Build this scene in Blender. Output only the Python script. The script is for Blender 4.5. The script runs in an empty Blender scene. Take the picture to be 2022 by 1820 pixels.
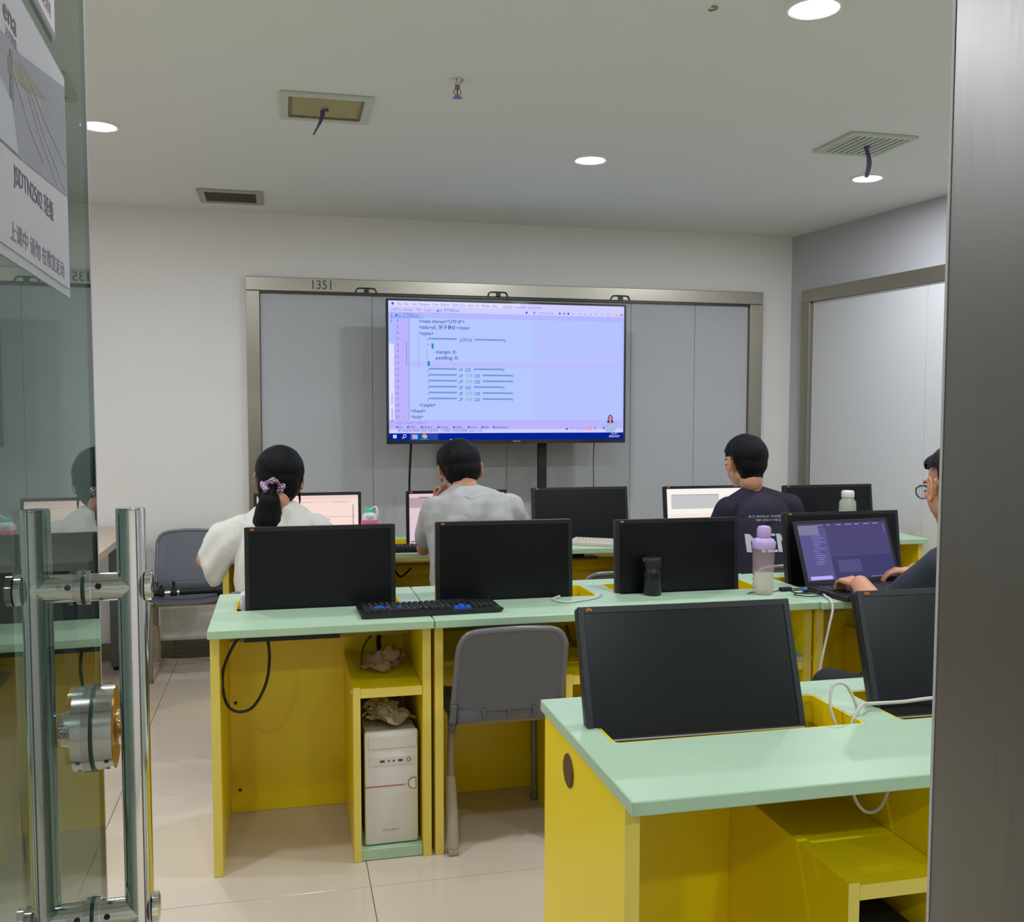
import bpy, bmesh, math, random
from mathutils import Vector, Matrix, noise
from mathutils.bvhtree import BVHTree
random.seed(7)
PI = math.pi
C = bpy.context.scene.collection
SC = bpy.context.scene

# ------------------------------------------------------------ camera, world, exposure
F_PX, CY, PITCH, YAW, ROLL, EYE = 1920.4, 935.9, .065, .2307, .0012, 1.383
fw = Vector((math.sin(YAW)*math.cos(PITCH), math.cos(YAW)*math.cos(PITCH), -math.sin(PITCH)))
rt = Vector((math.cos(YAW), -math.sin(YAW), 0)); up = rt.cross(fw)
rt2 = rt*math.cos(ROLL)+up*math.sin(ROLL); up2 = up*math.cos(ROLL)-rt*math.sin(ROLL)
cd = bpy.data.cameras.new('camera'); cam = bpy.data.objects.new('camera', cd); C.objects.link(cam)
cam.matrix_world = Matrix(((rt2.x, up2.x, -fw.x, 0), (rt2.y, up2.y, -fw.y, 0), (rt2.z, up2.z, -fw.z, EYE), (0, 0, 0, 1)))
cd.sensor_fit = 'HORIZONTAL'; cd.sensor_width = 36; cd.lens = 36*F_PX/2022
cd.shift_y = (CY-910)/2022; cd.clip_start = .02
SC.camera = cam
w = bpy.data.worlds.new('world'); SC.world = w; w.use_nodes = True
w.node_tree.nodes['Background'].inputs[0].default_value = (.6, .62, .65, 1)
w.node_tree.nodes['Background'].inputs[1].default_value = .15
vs = SC.view_settings
vs.view_transform = 'Standard'; vs.look = 'None'; vs.exposure = 0; vs.gamma = 1
vs.use_curve_mapping = False
LAMP_W = 11.3; HALL_W = 20.0

# ------------------------------------------------------------ helpers
def lin(c):
    return tuple(((v/255)/12.92 if v/255 <= .04045 else ((v/255+.055)/1.055)**2.4) for v in c)
MATS = {}
def mat(name, col, rough=.5, metal=0, var=0, scale=6, bump=0, bscale=40, spec=.5, stretch=None, bdist=.01, distort=0, bdetail=4, dirt=None, dscale=3, coat=0, trans=0, alpha=1, aniso=0):
    if name in MATS: return MATS[name]
    m = bpy.data.materials.new(name); m.use_nodes = True; MATS[name] = m
    nt = m.node_tree; N = nt.nodes; L = nt.links; p = N['Principled BSDF']
    c = lin(col)
    p.inputs['Base Color'].default_value = (*c, 1); p.inputs['Roughness'].default_value = rough
    p.inputs['Metallic'].default_value = metal; p.inputs['Specular IOR Level'].default_value = spec
    p.inputs['Coat Weight'].default_value = coat; p.inputs['Coat Roughness'].default_value = .1
    p.inputs['Transmission Weight'].default_value = trans; p.inputs['Alpha'].default_value = alpha
    p.inputs['Anisotropic'].default_value = aniso
    tc = N.new('ShaderNodeTexCoord'); mp = N.new('ShaderNodeMapping'); L.new(tc.outputs['Object'], mp.inputs[0])
    if stretch: mp.inputs['Scale'].default_value = stretch
    nz = N.new('ShaderNodeTexNoise'); nz.inputs['Scale'].default_value = scale; nz.inputs['Detail'].default_value = 5
    L.new(mp.outputs[0], nz.inputs['Vector'])
    last = None
    if var or True:
        v = var or .03
        mx = N.new('ShaderNodeMix'); mx.data_type = 'RGBA'
        mx.inputs['A'].default_value = (*[x*(1-v) for x in c], 1); mx.inputs['B'].default_value = (*[min(1, x*(1+v)) for x in c], 1)
        L.new(nz.outputs['Fac'], mx.inputs['Factor']); last = mx.outputs['Result']
    if dirt:
        n2 = N.new('ShaderNodeTexNoise'); n2.inputs['Scale'].default_value = dscale; n2.inputs['Detail'].default_value = 8
        n2.inputs['Roughness'].default_value = .7
        L.new(mp.outputs[0], n2.inputs['Vector'])
        cr = N.new('ShaderNodeValToRGB'); cr.color_ramp.elements[0].position = .62; cr.color_ramp.elements[1].position = .76
        cr.color_ramp.elements[0].color = (0, 0, 0, 1); cr.color_ramp.elements[1].color = (.7, .7, .7, 1)
        L.new(n2.outputs['Fac'], cr.inputs[0])
        m2 = N.new('ShaderNodeMix'); m2.data_type = 'RGBA'; L.new(last, m2.inputs['A'])
        m2.inputs['B'].default_value = (*lin(dirt), 1); L.new(cr.outputs[0], m2.inputs['Factor']); last = m2.outputs['Result']
    L.new(last, p.inputs['Base Color'])
    if bump:
        n3 = N.new('ShaderNodeTexNoise'); n3.inputs['Scale'].default_value = bscale; n3.inputs['Detail'].default_value = bdetail
        L.new(mp.outputs[0], n3.inputs['Vector'])
        b = N.new('ShaderNodeBump'); b.inputs['Strength'].default_value = bump; b.inputs['Distance'].default_value = bdist; n3.inputs['Distortion'].default_value = distort
        L.new(n3.outputs['Fac'], b.inputs['Height']); L.new(b.outputs[0], p.inputs['Normal'])
    return m
def emit(name, col, s=1):
    if name in MATS: return MATS[name]
    m = bpy.data.materials.new(name); m.use_nodes = True; MATS[name] = m
    nt = m.node_tree; nt.nodes.remove(nt.nodes['Principled BSDF'])
    e = nt.nodes.new('ShaderNodeEmission'); e.inputs[0].default_value = (*lin(col), 1); e.inputs[1].default_value = s
    nt.links.new(e.outputs[0], nt.nodes['Material Output'].inputs[0]); return m
def sheet_glass(name, tint, rough=.0, ior=1.5, mixmin=0.0):
    if name in MATS: return MATS[name]
    m = bpy.data.materials.new(name); m.use_nodes = True; MATS[name] = m
    nt = m.node_tree; N = nt.nodes; L = nt.links; N.remove(N['Principled BSDF'])
    t = N.new('ShaderNodeBsdfTransparent'); t.inputs[0].default_value = (*lin(tint), 1)
    g = N.new('ShaderNodeBsdfGlossy'); g.inputs['Roughness'].default_value = rough; g.inputs[0].default_value = (.92, .97, .95, 1)
    f = N.new('ShaderNodeFresnel'); f.inputs[0].default_value = ior
    ge = N.new('ShaderNodeNewGeometry'); ma = N.new('ShaderNodeMath'); ma.operation = 'SUBTRACT'; ma.inputs[0].default_value = 1; L.new(ge.outputs['Backfacing'], ma.inputs[1])
    mu = N.new('ShaderNodeMath'); mu.operation = 'MULTIPLY'; L.new(f.outputs[0], mu.inputs[0]); L.new(ma.outputs[0], mu.inputs[1])
    mx = N.new('ShaderNodeMixShader'); L.new(mu.outputs[0], mx.inputs[0]); L.new(t.outputs[0], mx.inputs[1]); L.new(g.outputs[0], mx.inputs[2])
    L.new(mx.outputs[0], N['Material Output'].inputs[0]); return m

def obj(name, bm, m, parent=None, smooth=None, loc=None, rot=None):
    me = bpy.data.meshes.new(name); bm.normal_update(); bm.to_mesh(me); bm.free()
    o = bpy.data.objects.new(name, me); C.objects.link(o)
    if m is not None:
        for mm in (m if isinstance(m, (list, tuple)) else [m]): me.materials.append(mm)
    if smooth: sm(me, smooth)
    if parent is not None: o.parent = parent
    if loc: o.location = loc
    if rot: o.rotation_euler = rot
    return o
def sm(me, ang=40):
    me.shade_smooth()
    if ang and ang < 170: me.set_sharp_from_angle(angle=math.radians(ang))
def thing(name, label, cat, loc=(0, 0, 0), rz=0, group=None, rot=None):
    o = bpy.data.objects.new(name, None); C.objects.link(o); o.empty_display_size = .1
    o.location = loc; o.rotation_euler = rot or (0, 0, rz); o['label'] = label; o['category'] = cat
    if group: o['group'] = group
    return o
def tag(o, label, cat, group=None, kind=None):
    o['label'] = label; o['category'] = cat
    if group: o['group'] = group
    if kind: o['kind'] = kind
    return o
def struct(o): o['kind'] = 'structure'; return o
def copy_tree(o, parent=None):
    c = o.copy(); C.objects.link(c)
    if parent is not None: c.parent = parent
    for ch in list(o.children): copy_tree(ch, c)
    return c
def BM(): return bmesh.new()
def merge(bm, b2, M=None):
    if M is not None: b2.transform(M)
    me = bpy.data.meshes.new('tmp'); b2.to_mesh(me); b2.free(); bm.from_mesh(me); bpy.data.meshes.remove(me); return bm
def box(bm, x0, x1, y0, y1, z0, z1, bev=0, seg=2, M=None):
    b = bmesh.new(); bmesh.ops.create_cube(b, size=1)
    bmesh.ops.scale(b, vec=(x1-x0, y1-y0, z1-z0), verts=b.verts)
    bmesh.ops.translate(b, vec=((x0+x1)/2, (y0+y1)/2, (z0+z1)/2), verts=b.verts)
    if bev: bmesh.ops.bevel(b, geom=b.edges[:], offset=bev, segments=seg, affect='EDGES', profile=.5)
    return merge(bm, b, M)
def bx(*a, **k): return box(BM(), *a, **k)
def slab(x0, x1, y0, y1, z0, z1, holes=(), hr=.012, bev=.002):
    xs = sorted({x0, x1, *[h[0] for h in holes], *[h[1] for h in holes]})
    ys = sorted({y0, y1, *[h[2] for h in holes], *[h[3] for h in holes]})
    b = bmesh.new(); V = {}
    def v(x, y, z):
        k = (x, y, z)
        if k not in V: V[k] = b.verts.new(k)
        return V[k]
    cells = set()
    for i in range(len(xs)-1):
        for j in range(len(ys)-1):
            cx, cy = (xs[i]+xs[i+1])/2, (ys[j]+ys[j+1])/2
            if not any(h[0] < cx < h[1] and h[2] < cy < h[3] for h in holes): cells.add((i, j))
    for (i, j) in cells:
        a, c, d, e = xs[i], xs[i+1], ys[j], ys[j+1]
        b.faces.new([v(a, d, z1), v(c, d, z1), v(c, e, z1), v(a, e, z1)])
        b.faces.new([v(a, e, z0), v(c, e, z0), v(c, d, z0), v(a, d, z0)])
        for (di, dj, p, q) in ((-1, 0, (a, e), (a, d)), (1, 0, (c, d), (c, e)), (0, -1, (a, d), (c, d)), (0, 1, (c, e), (a, e))):
            if (i+di, j+dj) not in cells:
                b.faces.new([v(*p, z0), v(*q, z0), v(*q, z1), v(*p, z1)])
    bmesh.ops.dissolve_limit(b, angle_limit=.01, verts=b.verts, edges=b.edges)
    hv = {(h[i], h[j]) for h in holes for i in (0, 1) for j in (2, 3)}
    es = [e for e in b.edges if abs(e.verts[0].co.x-e.verts[1].co.x) < 1e-6 and abs(e.verts[0].co.y-e.verts[1].co.y) < 1e-6
          and any(abs(e.verts[0].co.x-p[0]) < 1e-5 and abs(e.verts[0].co.y-p[1]) < 1e-5 for p in hv)]
    if es and hr: bmesh.ops.bevel(b, geom=es, offset=hr, segments=4, affect='EDGES', profile=.5)
    if bev:
        es = [e for e in b.edges if len(e.link_faces) == 2 and e.calc_face_angle(0) > .8]
        bmesh.ops.bevel(b, geom=es, offset=bev, segments=1, affect='EDGES')
    return b
def cyl(bm, p0, p1, r, r2=None, seg=20, cap=True):
    p0, p1 = Vector(p0), Vector(p1); d = p1-p0; L = d.length
    if L < 1e-7: return bm
    b = bmesh.new(); bmesh.ops.create_cone(b, cap_ends=cap, segments=seg, radius1=r, radius2=r if r2 is None else r2, depth=L)
    M = Matrix.Translation((p0+p1)/2) @ d.to_track_quat('Z', 'Y').to_matrix().to_4x4()
    return merge(bm, b, M)
def sph(bm, c, r, seg=16, rings=10, rot=None):
    b = bmesh.new(); bmesh.ops.create_uvsphere(b, u_segments=seg, v_segments=rings, radius=1)
    if not hasattr(r, '__len__'): r = (r, r, r)
    M = Matrix.Translation(c) @ (rot.to_4x4() if rot is not None else Matrix()) @ Matrix.Diagonal((*r, 1))
    return merge(bm, b, M)
def cap(bm, p0, p1, r0, r1=None, seg=14):
    r1 = r0 if r1 is None else r1
    sph(bm, p0, r0, seg, 8); sph(bm, p1, r1, seg, 8); return cyl(bm, p0, p1, r0, r1, seg)
def chain(bm, pts, rs, seg=14):
    if not hasattr(rs, '__len__'): rs = [rs]*len(pts)
    for i in range(len(pts)-1): cap(bm, pts[i], pts[i+1], rs[i], rs[i+1], seg)
    return bm
def catmull(pts, n=6):
    pts = [Vector(p) for p in pts]
    if len(pts) < 3: return pts
    P = [pts[0]*2-pts[1]]+pts+[pts[-1]*2-pts[-2]]; out = []
    for i in range(1, len(P)-2):
        for k in range(n):
            t = k/n; a, b, c, d = P[i-1:i+3]
            out.append(.5*((2*b)+(c-a)*t+(2*a-5*b+4*c-d)*t*t+(3*b-a-3*c+d)*t**3))
    out.append(pts[-1]); return out
def tube(bm, pts, r, seg=8, sm_=True, n=6):
    P = catmull(pts, n) if sm_ else [Vector(p) for p in pts]
    prev = None; nrm = None
    for i, p in enumerate(P):
        d = (P[min(i+1, len(P)-1)]-P[max(i-1, 0)]).normalized()
        if nrm is None:
            nrm = d.orthogonal().normalized()
        nrm = (nrm-d*nrm.dot(d)); nrm = nrm.normalized() if nrm.length > 1e-6 else d.orthogonal().normalized()
        bi = d.cross(nrm)
        ring = [bm.verts.new(p+(nrm*math.cos(2*PI*k/seg)+bi*math.sin(2*PI*k/seg))*r) for k in range(seg)]
        if prev:
            for k in range(seg): bm.faces.new([prev[k], prev[(k+1) % seg], ring[(k+1) % seg], ring[k]])
        else: bm.faces.new(ring[::-1])
        prev = ring
    bm.faces.new(prev); return bm
def lathe(bm, prof, c=(0, 0, 0), seg=28, cap_=True, M=None):
    b = bmesh.new(); prev = None
    for (r, z) in prof:
        ring = [b.verts.new((max(r, 1e-4)*math.cos(2*PI*k/seg), max(r, 1e-4)*math.sin(2*PI*k/seg), z)) for k in range(seg)]
        if prev:
            for k in range(seg): b.faces.new([prev[k], prev[(k+1) % seg], ring[(k+1) % seg], ring[k]])
        elif cap_: b.faces.new(ring[::-1])
        prev = ring
    if cap_: b.faces.new(prev)
    return merge(bm, b, (M or Matrix()) if M is not None else Matrix.Translation(c))
def prism(bm, pts, y0, y1):        # outline in XZ, thickness along Y
    a = [bm.verts.new((x, y0, z)) for x, z in pts]; b = [bm.verts.new((x, y1, z)) for x, z in pts]
    bm.faces.new(a); bm.faces.new(b[::-1]); n = len(pts)
    for i in range(n): bm.faces.new([a[(i+1) % n], a[i], b[i], b[(i+1) % n]])
    bmesh.ops.recalc_face_normals(bm, faces=bm.faces[:]); return bm
def blob(bm, voxel=.006, smooth=4, shrink=0):
    me = bpy.data.meshes.new('tmpb'); bm.to_mesh(me); bm.free()
    o = bpy.data.objects.new('tmpb', me); C.objects.link(o)
    r = o.modifiers.new('r', 'REMESH'); r.mode = 'VOXEL'; r.voxel_size = voxel; r.use_smooth_shade = True
    if smooth:
        s = o.modifiers.new('s', 'SMOOTH'); s.factor = .5; s.iterations = smooth
    dg = bpy.context.evaluated_depsgraph_get(); dg.update()
    m2 = bpy.data.meshes.new_from_object(o.evaluated_get(dg))
    bpy.data.objects.remove(o); bpy.data.meshes.remove(me)
    b = bmesh.new(); b.from_mesh(m2); bpy.data.meshes.remove(m2); return b
def text_bm(s, height, width=None, align='LEFT', ext=0, res=2, bold=0):
    cu = bpy.data.curves.new('t', 'FONT'); cu.body = s; cu.size = 1; cu.resolution_u = res; cu.extrude = ext; cu.offset = bold
    o = bpy.data.objects.new('t', cu); C.objects.link(o)
    dg = bpy.context.evaluated_depsgraph_get(); dg.update()
    me = bpy.data.meshes.new_from_object(o.evaluated_get(dg)); bpy.data.objects.remove(o); bpy.data.curves.remove(cu)
    b = bmesh.new(); b.from_mesh(me); bpy.data.meshes.remove(me)
    if not b.verts: return b
    xs = [v.co.x for v in b.verts]; x0, x1 = min(xs), max(xs); k = height/.7
    kx = (width/(x1-x0)) if width else k
    for v in b.verts: v.co.x = (v.co.x-x0)*kx; v.co.y *= k; v.co.z *= 1
    if align == 'CENTER':
        wd = (x1-x0)*kx
        for v in b.verts: v.co.x -= wd/2
    return b
UPR = Matrix(((1, 0, 0, 0), (0, 0, -1, 0), (0, 1, 0, 0), (0, 0, 0, 1)))     # XY text -> XZ plane facing -Y

# ------------------------------------------------------------ materials
mWALL = mat('wall_paint', (232, 230, 226), .75, var=.02, bump=.05, bscale=90)
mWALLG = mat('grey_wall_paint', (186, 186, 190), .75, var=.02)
mCEIL = mat('ceiling_paint', (226, 228, 226), .85, var=.02, scale=2)
mBOARD = mat('board_grey', (186, 189, 193), .5, var=.015, scale=2)
mTILE = mat('floor_tile', (218, 205, 187), .16, var=.05, scale=3, dirt=(176, 158, 132), dscale=2.2, spec=.5)
mGROUT = mat('floor_grout', (120, 108, 90), .8)
mSTEEL = mat('brushed_steel', (170, 165, 152), .32, 1, var=.1, scale=30, stretch=(8, 8, .4), aniso=.5)
mSTEELF = mat('door_jamb_steel', (132, 130, 126), .34, 1, var=.08, scale=8, stretch=(5, 5, .5), bump=.015, bscale=30, dirt=(112, 108, 102), dscale=3)
mCHROME = mat('chrome', (222, 222, 218), .07, 1)
mMINT = mat('mint_laminate', (178, 208, 176), .38, var=.02, scale=4)
mYEL = mat('yellow_laminate', (250, 222, 10), .32, var=.05, scale=5, dirt=(214, 176, 14), dscale=4)
mYELE = mat('yellow_edge_band', (232, 210, 96), .4, var=.03)
mBLK = mat('black_plastic', (22, 23, 26), .38)
mBLKM = mat('black_matte', (17, 17, 19), .6)
mSCR = mat('dark_screen', (9, 11, 17), .3, spec=.3)
mGREYP = mat('grey_chair_plastic', (96, 101, 112), .38, var=.05, bump=.05, bscale=200)
mLEG = mat('beige_grey_leg', (140, 132, 118), .4, .1, var=.04)
mWHITEP = mat('white_plastic', (226, 223, 224), .4, var=.02, scale=6, dirt=(186, 180, 172), dscale=8)
mWCAB = mat('white_cable', (208, 204, 198), .5)
mBCAB = mat('black_cable', (14, 14, 15), .45)
mSKIN = mat('skin', (204, 146, 114), .5, var=.06, scale=20, bump=.03)
mHAIR = mat('black_hair', (6, 6, 9), .5, spec=.18, var=.3, scale=40, stretch=(4, 4, .6), bump=.6, bscale=60)
mGLASS = sheet_glass('door_glass_material', (178, 193, 190), ior=1.72)
mGEDGE = mat('glass_edge', (150, 190, 176), .15, coat=.5)

# ------------------------------------------------------------ room shell
ZC, YW = 2.483, 5.686
XL = -2.6
fl = struct(obj('floor', bx(-2.75, 4.6, -2.1, 5.8, -.05, -.003), mGROUT))
TS = .82; tb = None
for i in range(-4, 6):
    for j in range(-6, 4):
        x0 = .23+TS*i; y0 = 2.77+TS*j
        a0, a1, b0, b1 = max(x0, -2.7), min(x0+TS, 4.55), max(y0, -2.05), min(y0+TS, YW+.05)
        if a1-a0 < .05 or b1-b0 < .05: continue
        full = abs(a1-a0-TS) < 1e-6 and abs(b1-b0-TS) < 1e-6
        if full and tb is not None:
            o = bpy.data.objects.new('floor_tile', tb); C.objects.link(o); o.parent = fl; o.location = (a0, b0, 0)
        else:
            o = obj('floor_tile', bx(.0012, a1-a0-.0012, .0012, b1-b0-.0012, -.004, 0, bev=.0006, seg=1), mTILE, fl, loc=(a0, b0, 0))
            if full: tb = o.data
struct(obj('ceiling', bx(-2.75, 4.6, -2.1, 5.8, ZC, ZC+.1), mCEIL))
struct(obj('wall_back', bx(-2.75, 3.4, YW, YW+.12, 0, ZC), mWALL))
struct(obj('wall_left', bx(-2.75, XL, -2.1, YW+.12, 0, ZC), mWALL))
# right wall, 6 degrees off the square: runs (3.163,5.686) -> (3.308,4.351) and on towards the front
rdir = Vector((.1454, -1.335, 0)).normalized(); rn = Vector((-rdir.y, rdir.x, 0)); rn = rn if rn.x > 0 else -rn
RW0 = Vector((3.163, 5.686, 0)); RA = math.atan2(-rdir.x, -rdir.y)   # local +Y towards the back
RM = Matrix.Translation(RW0) @ Matrix.Rotation(math.atan2(-(-rdir).x, (-rdir).y), 4, 'Z')
def rwbox(u0, u1, d0, d1, z0, z1, bev=0):   # u: distance from corner towards the front; d: out into the room (negative x)
    return bx(-d1, -d0, -u1, -u0, z0, z1, bev=bev, M=RM)
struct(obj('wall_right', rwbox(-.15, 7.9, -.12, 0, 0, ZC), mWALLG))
struct(obj('wall_corridor', bx(-2.75, 4.6, -2.2, -2.08, 0, ZC), mat('corridor_paint', (222, 220, 214), .7)))
# partition wall with the doorway; unseen sides made of glass to admit corridor light
wf = struct(obj('wall_front', bx(XL, 3.78, .60, .745, 2.25, ZC), mWALL))
obj('partition_sill', bx(.741, 3.7, .62, .72, 0, .12), mSTEEL, wf); obj('partition_sill', bx(XL, -.361, .62, .72, 0, .12), mSTEEL, wf)
mPART = sheet_glass('partition_glass', (244, 250, 247))
for n_, (a_, b_) in enumerate(((.742, 2.2), (2.24, 3.7), (XL, -1.5), (-1.46, -.362))):
    struct(obj('added_window_%d' % (n_+1), bx(a_, b_, .664, .674, .121, 2.249), mPART))
jb = struct(obj('trim_1', bx(.5690, .74, .585, .620, 0, 2.25, bev=.002), mSTEELF))
obj('jamb_rebate', bx(.5690, .74, .621, .754, 0, 2.25, bev=.0006), mSTEELF, jb)
obj('jamb_head', bx(-.36, .5705, .59, .745, 2.18, 2.2495), mSTEELF, jb)
obj('jamb_hinge_side', bx(-.36, -.315, .585, .75, 0, 2.18, bev=.002), mSTEELF, jb)
obj('door_stop', bx(.5680, .56885, .7515, .7545, 0, 2.18), mat('door_rubber', (190, 190, 186), .5), jb)

# boards in steel surrounds
def latch(bm, x, y, z):
    tube(bm, [(x-.06, y, z), (x-.05, y, z+.02), (x-.03, y, z+.024), (x+.03, y, z+.024), (x+.05, y, z+.02), (x+.06, y, z)], .004, 6)
    box(bm, x-.01, x+.015, y-.008, y+.006, z, z+.022); return bm
pb = struct(obj('trim_2', slab(-.194, 2.949, -.03, .03, 0, .06, holes=()), mSTEEL))
bpy.data.objects.remove(pb)
tb2 = struct(obj('trim_2', bx(-.194, 2.949, YW-.035, YW, 2.052, 2.128, bev=.003), mSTEEL))
obj('frame_post', bx(-.194, -.122, YW-.038, YW, .10, 2.051, bev=.003), mSTEEL, tb2)
obj('frame_post', bx(2.862, 2.949, YW-.038, YW, .10, 2.051, bev=.003), mSTEEL, tb2)
obj('frame_lip', bx(-.12, 2.86, YW-.03, YW-.002, 2.040, 2.0515), mat('dark_steel', (80, 78, 74), .4, .9), tb2)
for px in (.47, 1.24, 2.0):
    obj('latch', latch(BM(), px, YW-.04, 2.055), mat('grey_latch', (60, 62, 66), .4, .6), tb2)
xs = [-.12, .505, 1.30, 2.08, 2.50, 2.86]
for i in range(5):
    obj('board_panel', bx(xs[i]+.001, xs[i+1]-.001, YW-.012, YW-.001, .10, 2.04, bev=.001, seg=1), mBOARD, tb2)
wr = text_bm('1351', .05, .105); wr.transform(Matrix.Translation((.17, YW-.0362, 2.068)) @ UPR)
obj('handwriting', wr, mat('ink', (70, 74, 86), .6), tb2)
tr3 = struct(obj('trim_3', rwbox(.155, 3.8, 0, .035, 2.052, 2.128, .003), mSTEEL))
obj('frame_post', rwbox(.155, .24, 0, .038, .10, 2.051, .003), mSTEEL, tr3)
obj('frame_post', rwbox(3.7, 3.8, 0, .038, .10, 2.051, .003), mSTEEL, tr3)
for a, b in ((.242, 1.2), (1.202, 2.4), (2.402, 3.698)):
    obj('board_panel', rwbox(a, b, .001, .012, .10, 2.051, .001), mat('board_white', (214, 215, 216), .5, var=.01), tr3)
mSKIRT = mat('skirting', (120, 112, 96), .3, .3, var=.1, dirt=(80, 74, 62))
bb = struct(obj('baseboard_back', bx(XL, 3.16, YW-.014, YW-.001, 0, .095, bev=.002), mSKIRT))
obj('skirting_rail', bx(-.62, 3.1, YW-.045, YW-.016, .0, .09, bev=.004), mat('ridged_metal', (92, 88, 74), .35, .7), bb)
for k in range(3): obj('skirting_rib', bx(-.62, 3.1, YW-.05, YW-.046, .02+.026*k, .03+.026*k), mat('ridged_metal', (92, 88, 74)), bb)
struct(obj('baseboard_left', bx(XL, XL+.012, .75, YW-.02, 0, .095), mSKIRT))
struct(obj('baseboard_right', rwbox(.02, 4.9, .001, .013, 0, .095), mSKIRT))

# ------------------------------------------------------------ ceiling fittings
mTRIM = mat('lamp_trim_white', (232, 232, 228), .4)
mDIFF = emit('lamp_glow', (255, 252, 246), 9)
def downlight(x, y, label, grp='round recessed ceiling downlights'):
    t = thing('ceiling_downlight', label, 'ceiling light', (x, y, ZC), group=grp)
    b = BM(); lathe(b, [(.064, -.001), (.064, -.006), (.070, -.008), (.078, -.006), (.080, 0), (.079, 0)], cap_=False, seg=40)
    obj('trim_ring', b, mTRIM, t, 40)
    b = BM(); lathe(b, [(.0645, -.0045), (.0645, -.0005)], seg=40); obj('diffuser', b, mDIFF, t)
    la = bpy.data.lights.new('lamp', 'AREA'); la.shape = 'DISK'; la.size = .125; la.energy = HALL_W if y < 0 else (LAMP_W if y > 2 else LAMP_W*.6); la.color = (.95, .98, 1.07)
    lo = bpy.data.objects.new('lamp', la); C.objects.link(lo); lo.parent = t; lo.location = (0, 0, -.0065)
    return t
downlight(-.68, 4.104, 'lit round downlight at the left, half hidden behind the glass door edge')
downlight(1.326, 4.150, 'lit round downlight in the middle of the ceiling above the television')
downlight(2.70, 4.165, 'lit round downlight at the right, below the slatted vent with a ribbon')
downlight(1.425, 2.470, 'largest and nearest lit round downlight at the top of the photo')
for p, l_ in (((-.75, 2.45), 'behind the glass door'), ((2.95, 2.45), 'above the right end of the middle row'), ((-1.9, 3.2), 'by the left wall'), ((.1, 1.5), 'just inside the doorway'), ((2.3, 1.2), 'above the front desk, right of the jamb')):
    downlight(*p, 'added round downlight outside the view, '+l_)  # unseen lamps added to supply light, places assumed
for p, l_ in (((-.9, -.9), 'left'), ((1.2, -.9), 'middle'), ((3.0, -.9), 'right')):
    downlight(*p, 'added corridor fill downlight outside the view, %s one of three' % l_)  # unseen corridor lamps added as fill for the desk fronts

mVENT = mat('vent_paint', (196, 202, 188), .5); mVDARK = mat('vent_dark', (58, 60, 48), .8); mFILT = mat('vent_filter', (168, 160, 112), .7, var=.15, scale=20, dirt=(110, 100, 66), dscale=12)
def frame_ring(x0, x1, y0, y1, wd, z0, z1, bev=.002):
    b = slab(x0, x1, y0, y1, z0, z1, holes=[(x0+wd, x1-wd, y0+wd, y1-wd)], hr=0, bev=bev); return b
t = thing('ceiling_vent', 'square ceiling vent with a yellowed recessed filter and a short ribbon', 'vent', (.165, 3.668, ZC))
obj('vent_frame', frame_ring(-.162, .162, -.155, .155, .030, -.012, -.0005), mVENT, t)
obj('filter_panel', bx(-.13, .13, -.123, .123, -.004, -.0008), mFILT, t)
obj('filter_rim', frame_ring(-.131, .131, -.124, .124, .008, -.0095, -.0042, 0), mat('vent_rim', (120, 116, 84), .6), t)
t = thing('ceiling_vent', 'square slatted ceiling vent at the right with a violet ribbon', 'vent', (2.345, 3.645, ZC))
obj('vent_frame', frame_ring(-.15, .15, -.148, .148, .024, -.012, -.0005), mVENT, t)
obj('vent_back', bx(-.125, .125, -.123, .123, -.002, -.0006), mVDARK, t)
sb = None
for k in range(9):
    x = -.112+.028*k
    if sb is None:
        o = obj('slat', bx(-.008, .008, -.122, .122, -.0105, -.0035, bev=.001, seg=1), mVENT, t, loc=(x, 0, 0)); sb = o.data
    else:
        o = bpy.data.objects.new('slat', sb); C.objects.link(o); o.parent = t; o.location = (x, 0, 0)
t = thing('ceiling_vent', 'small rectangular ceiling vent with a dark opening by the back wall', 'vent', (-.247, 5.285, ZC))
obj('vent_frame', frame_ring(-.16, .16, -.155, .155, .034, -.010, -.0005), mat('vent_paint_dull', (170, 168, 156), .6), t)
obj('vent_back', bx(-.125, .125, -.12, .12, -.003, -.0006), mVDARK, t)
def ribbon(x, y, L, lean, wd, label):
    b = BM(); n = 8
    P = []
    for i in range(n+1):
        s = i/n; P.append((x+lean*s+.006*math.sin(4*s), y-.01*math.sin(3*s), ZC-.013-L*s, wd*(1-.65*s) if lean < 0 else wd*(1-.1*s)))
    for dy in (-.0008, .0008):
        v = [(b.verts.new((p[0]-p[3]/2, p[1]+dy, p[2])), b.verts.new((p[0]+p[3]/2, p[1]+dy+.003*math.sin(i), p[2]))) for i, p in enumerate(P)]
        for i in range(n): b.faces.new([v[i][0], v[i][1], v[i+1][1], v[i+1][0]])
    cyl(b, (x-.003, y, ZC-.014), (x+.02, y+.004, ZC-.011), .005, seg=8)
    return tag(obj('ribbon', b, mat('violet_ribbon', (96, 78, 128), .6), None), label, 'ribbon')
ribbon(.155, 3.668, .09, -.03, .018, 'dark violet ribbon hanging from the filtered ceiling vent at left')
ribbon(2.352, 3.645, .125, .01, .022, 'violet ribbon hanging from the slatted vent above the right downlight')
t = thing('fire_sprinkler', 'small chrome fire sprinkler head hanging from the middle of the ceiling', 'sprinkler', (.58, 3.271, ZC))
b = BM(); lathe(b, [(.022, -.0005), (.022, -.004), (.012, -.012), (.012, -.02)]); obj('escutcheon', b, mCHROME, t, 40)
b = BM(); cyl(b, (0, 0, -.018), (0, 0, -.032), .009)
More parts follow.
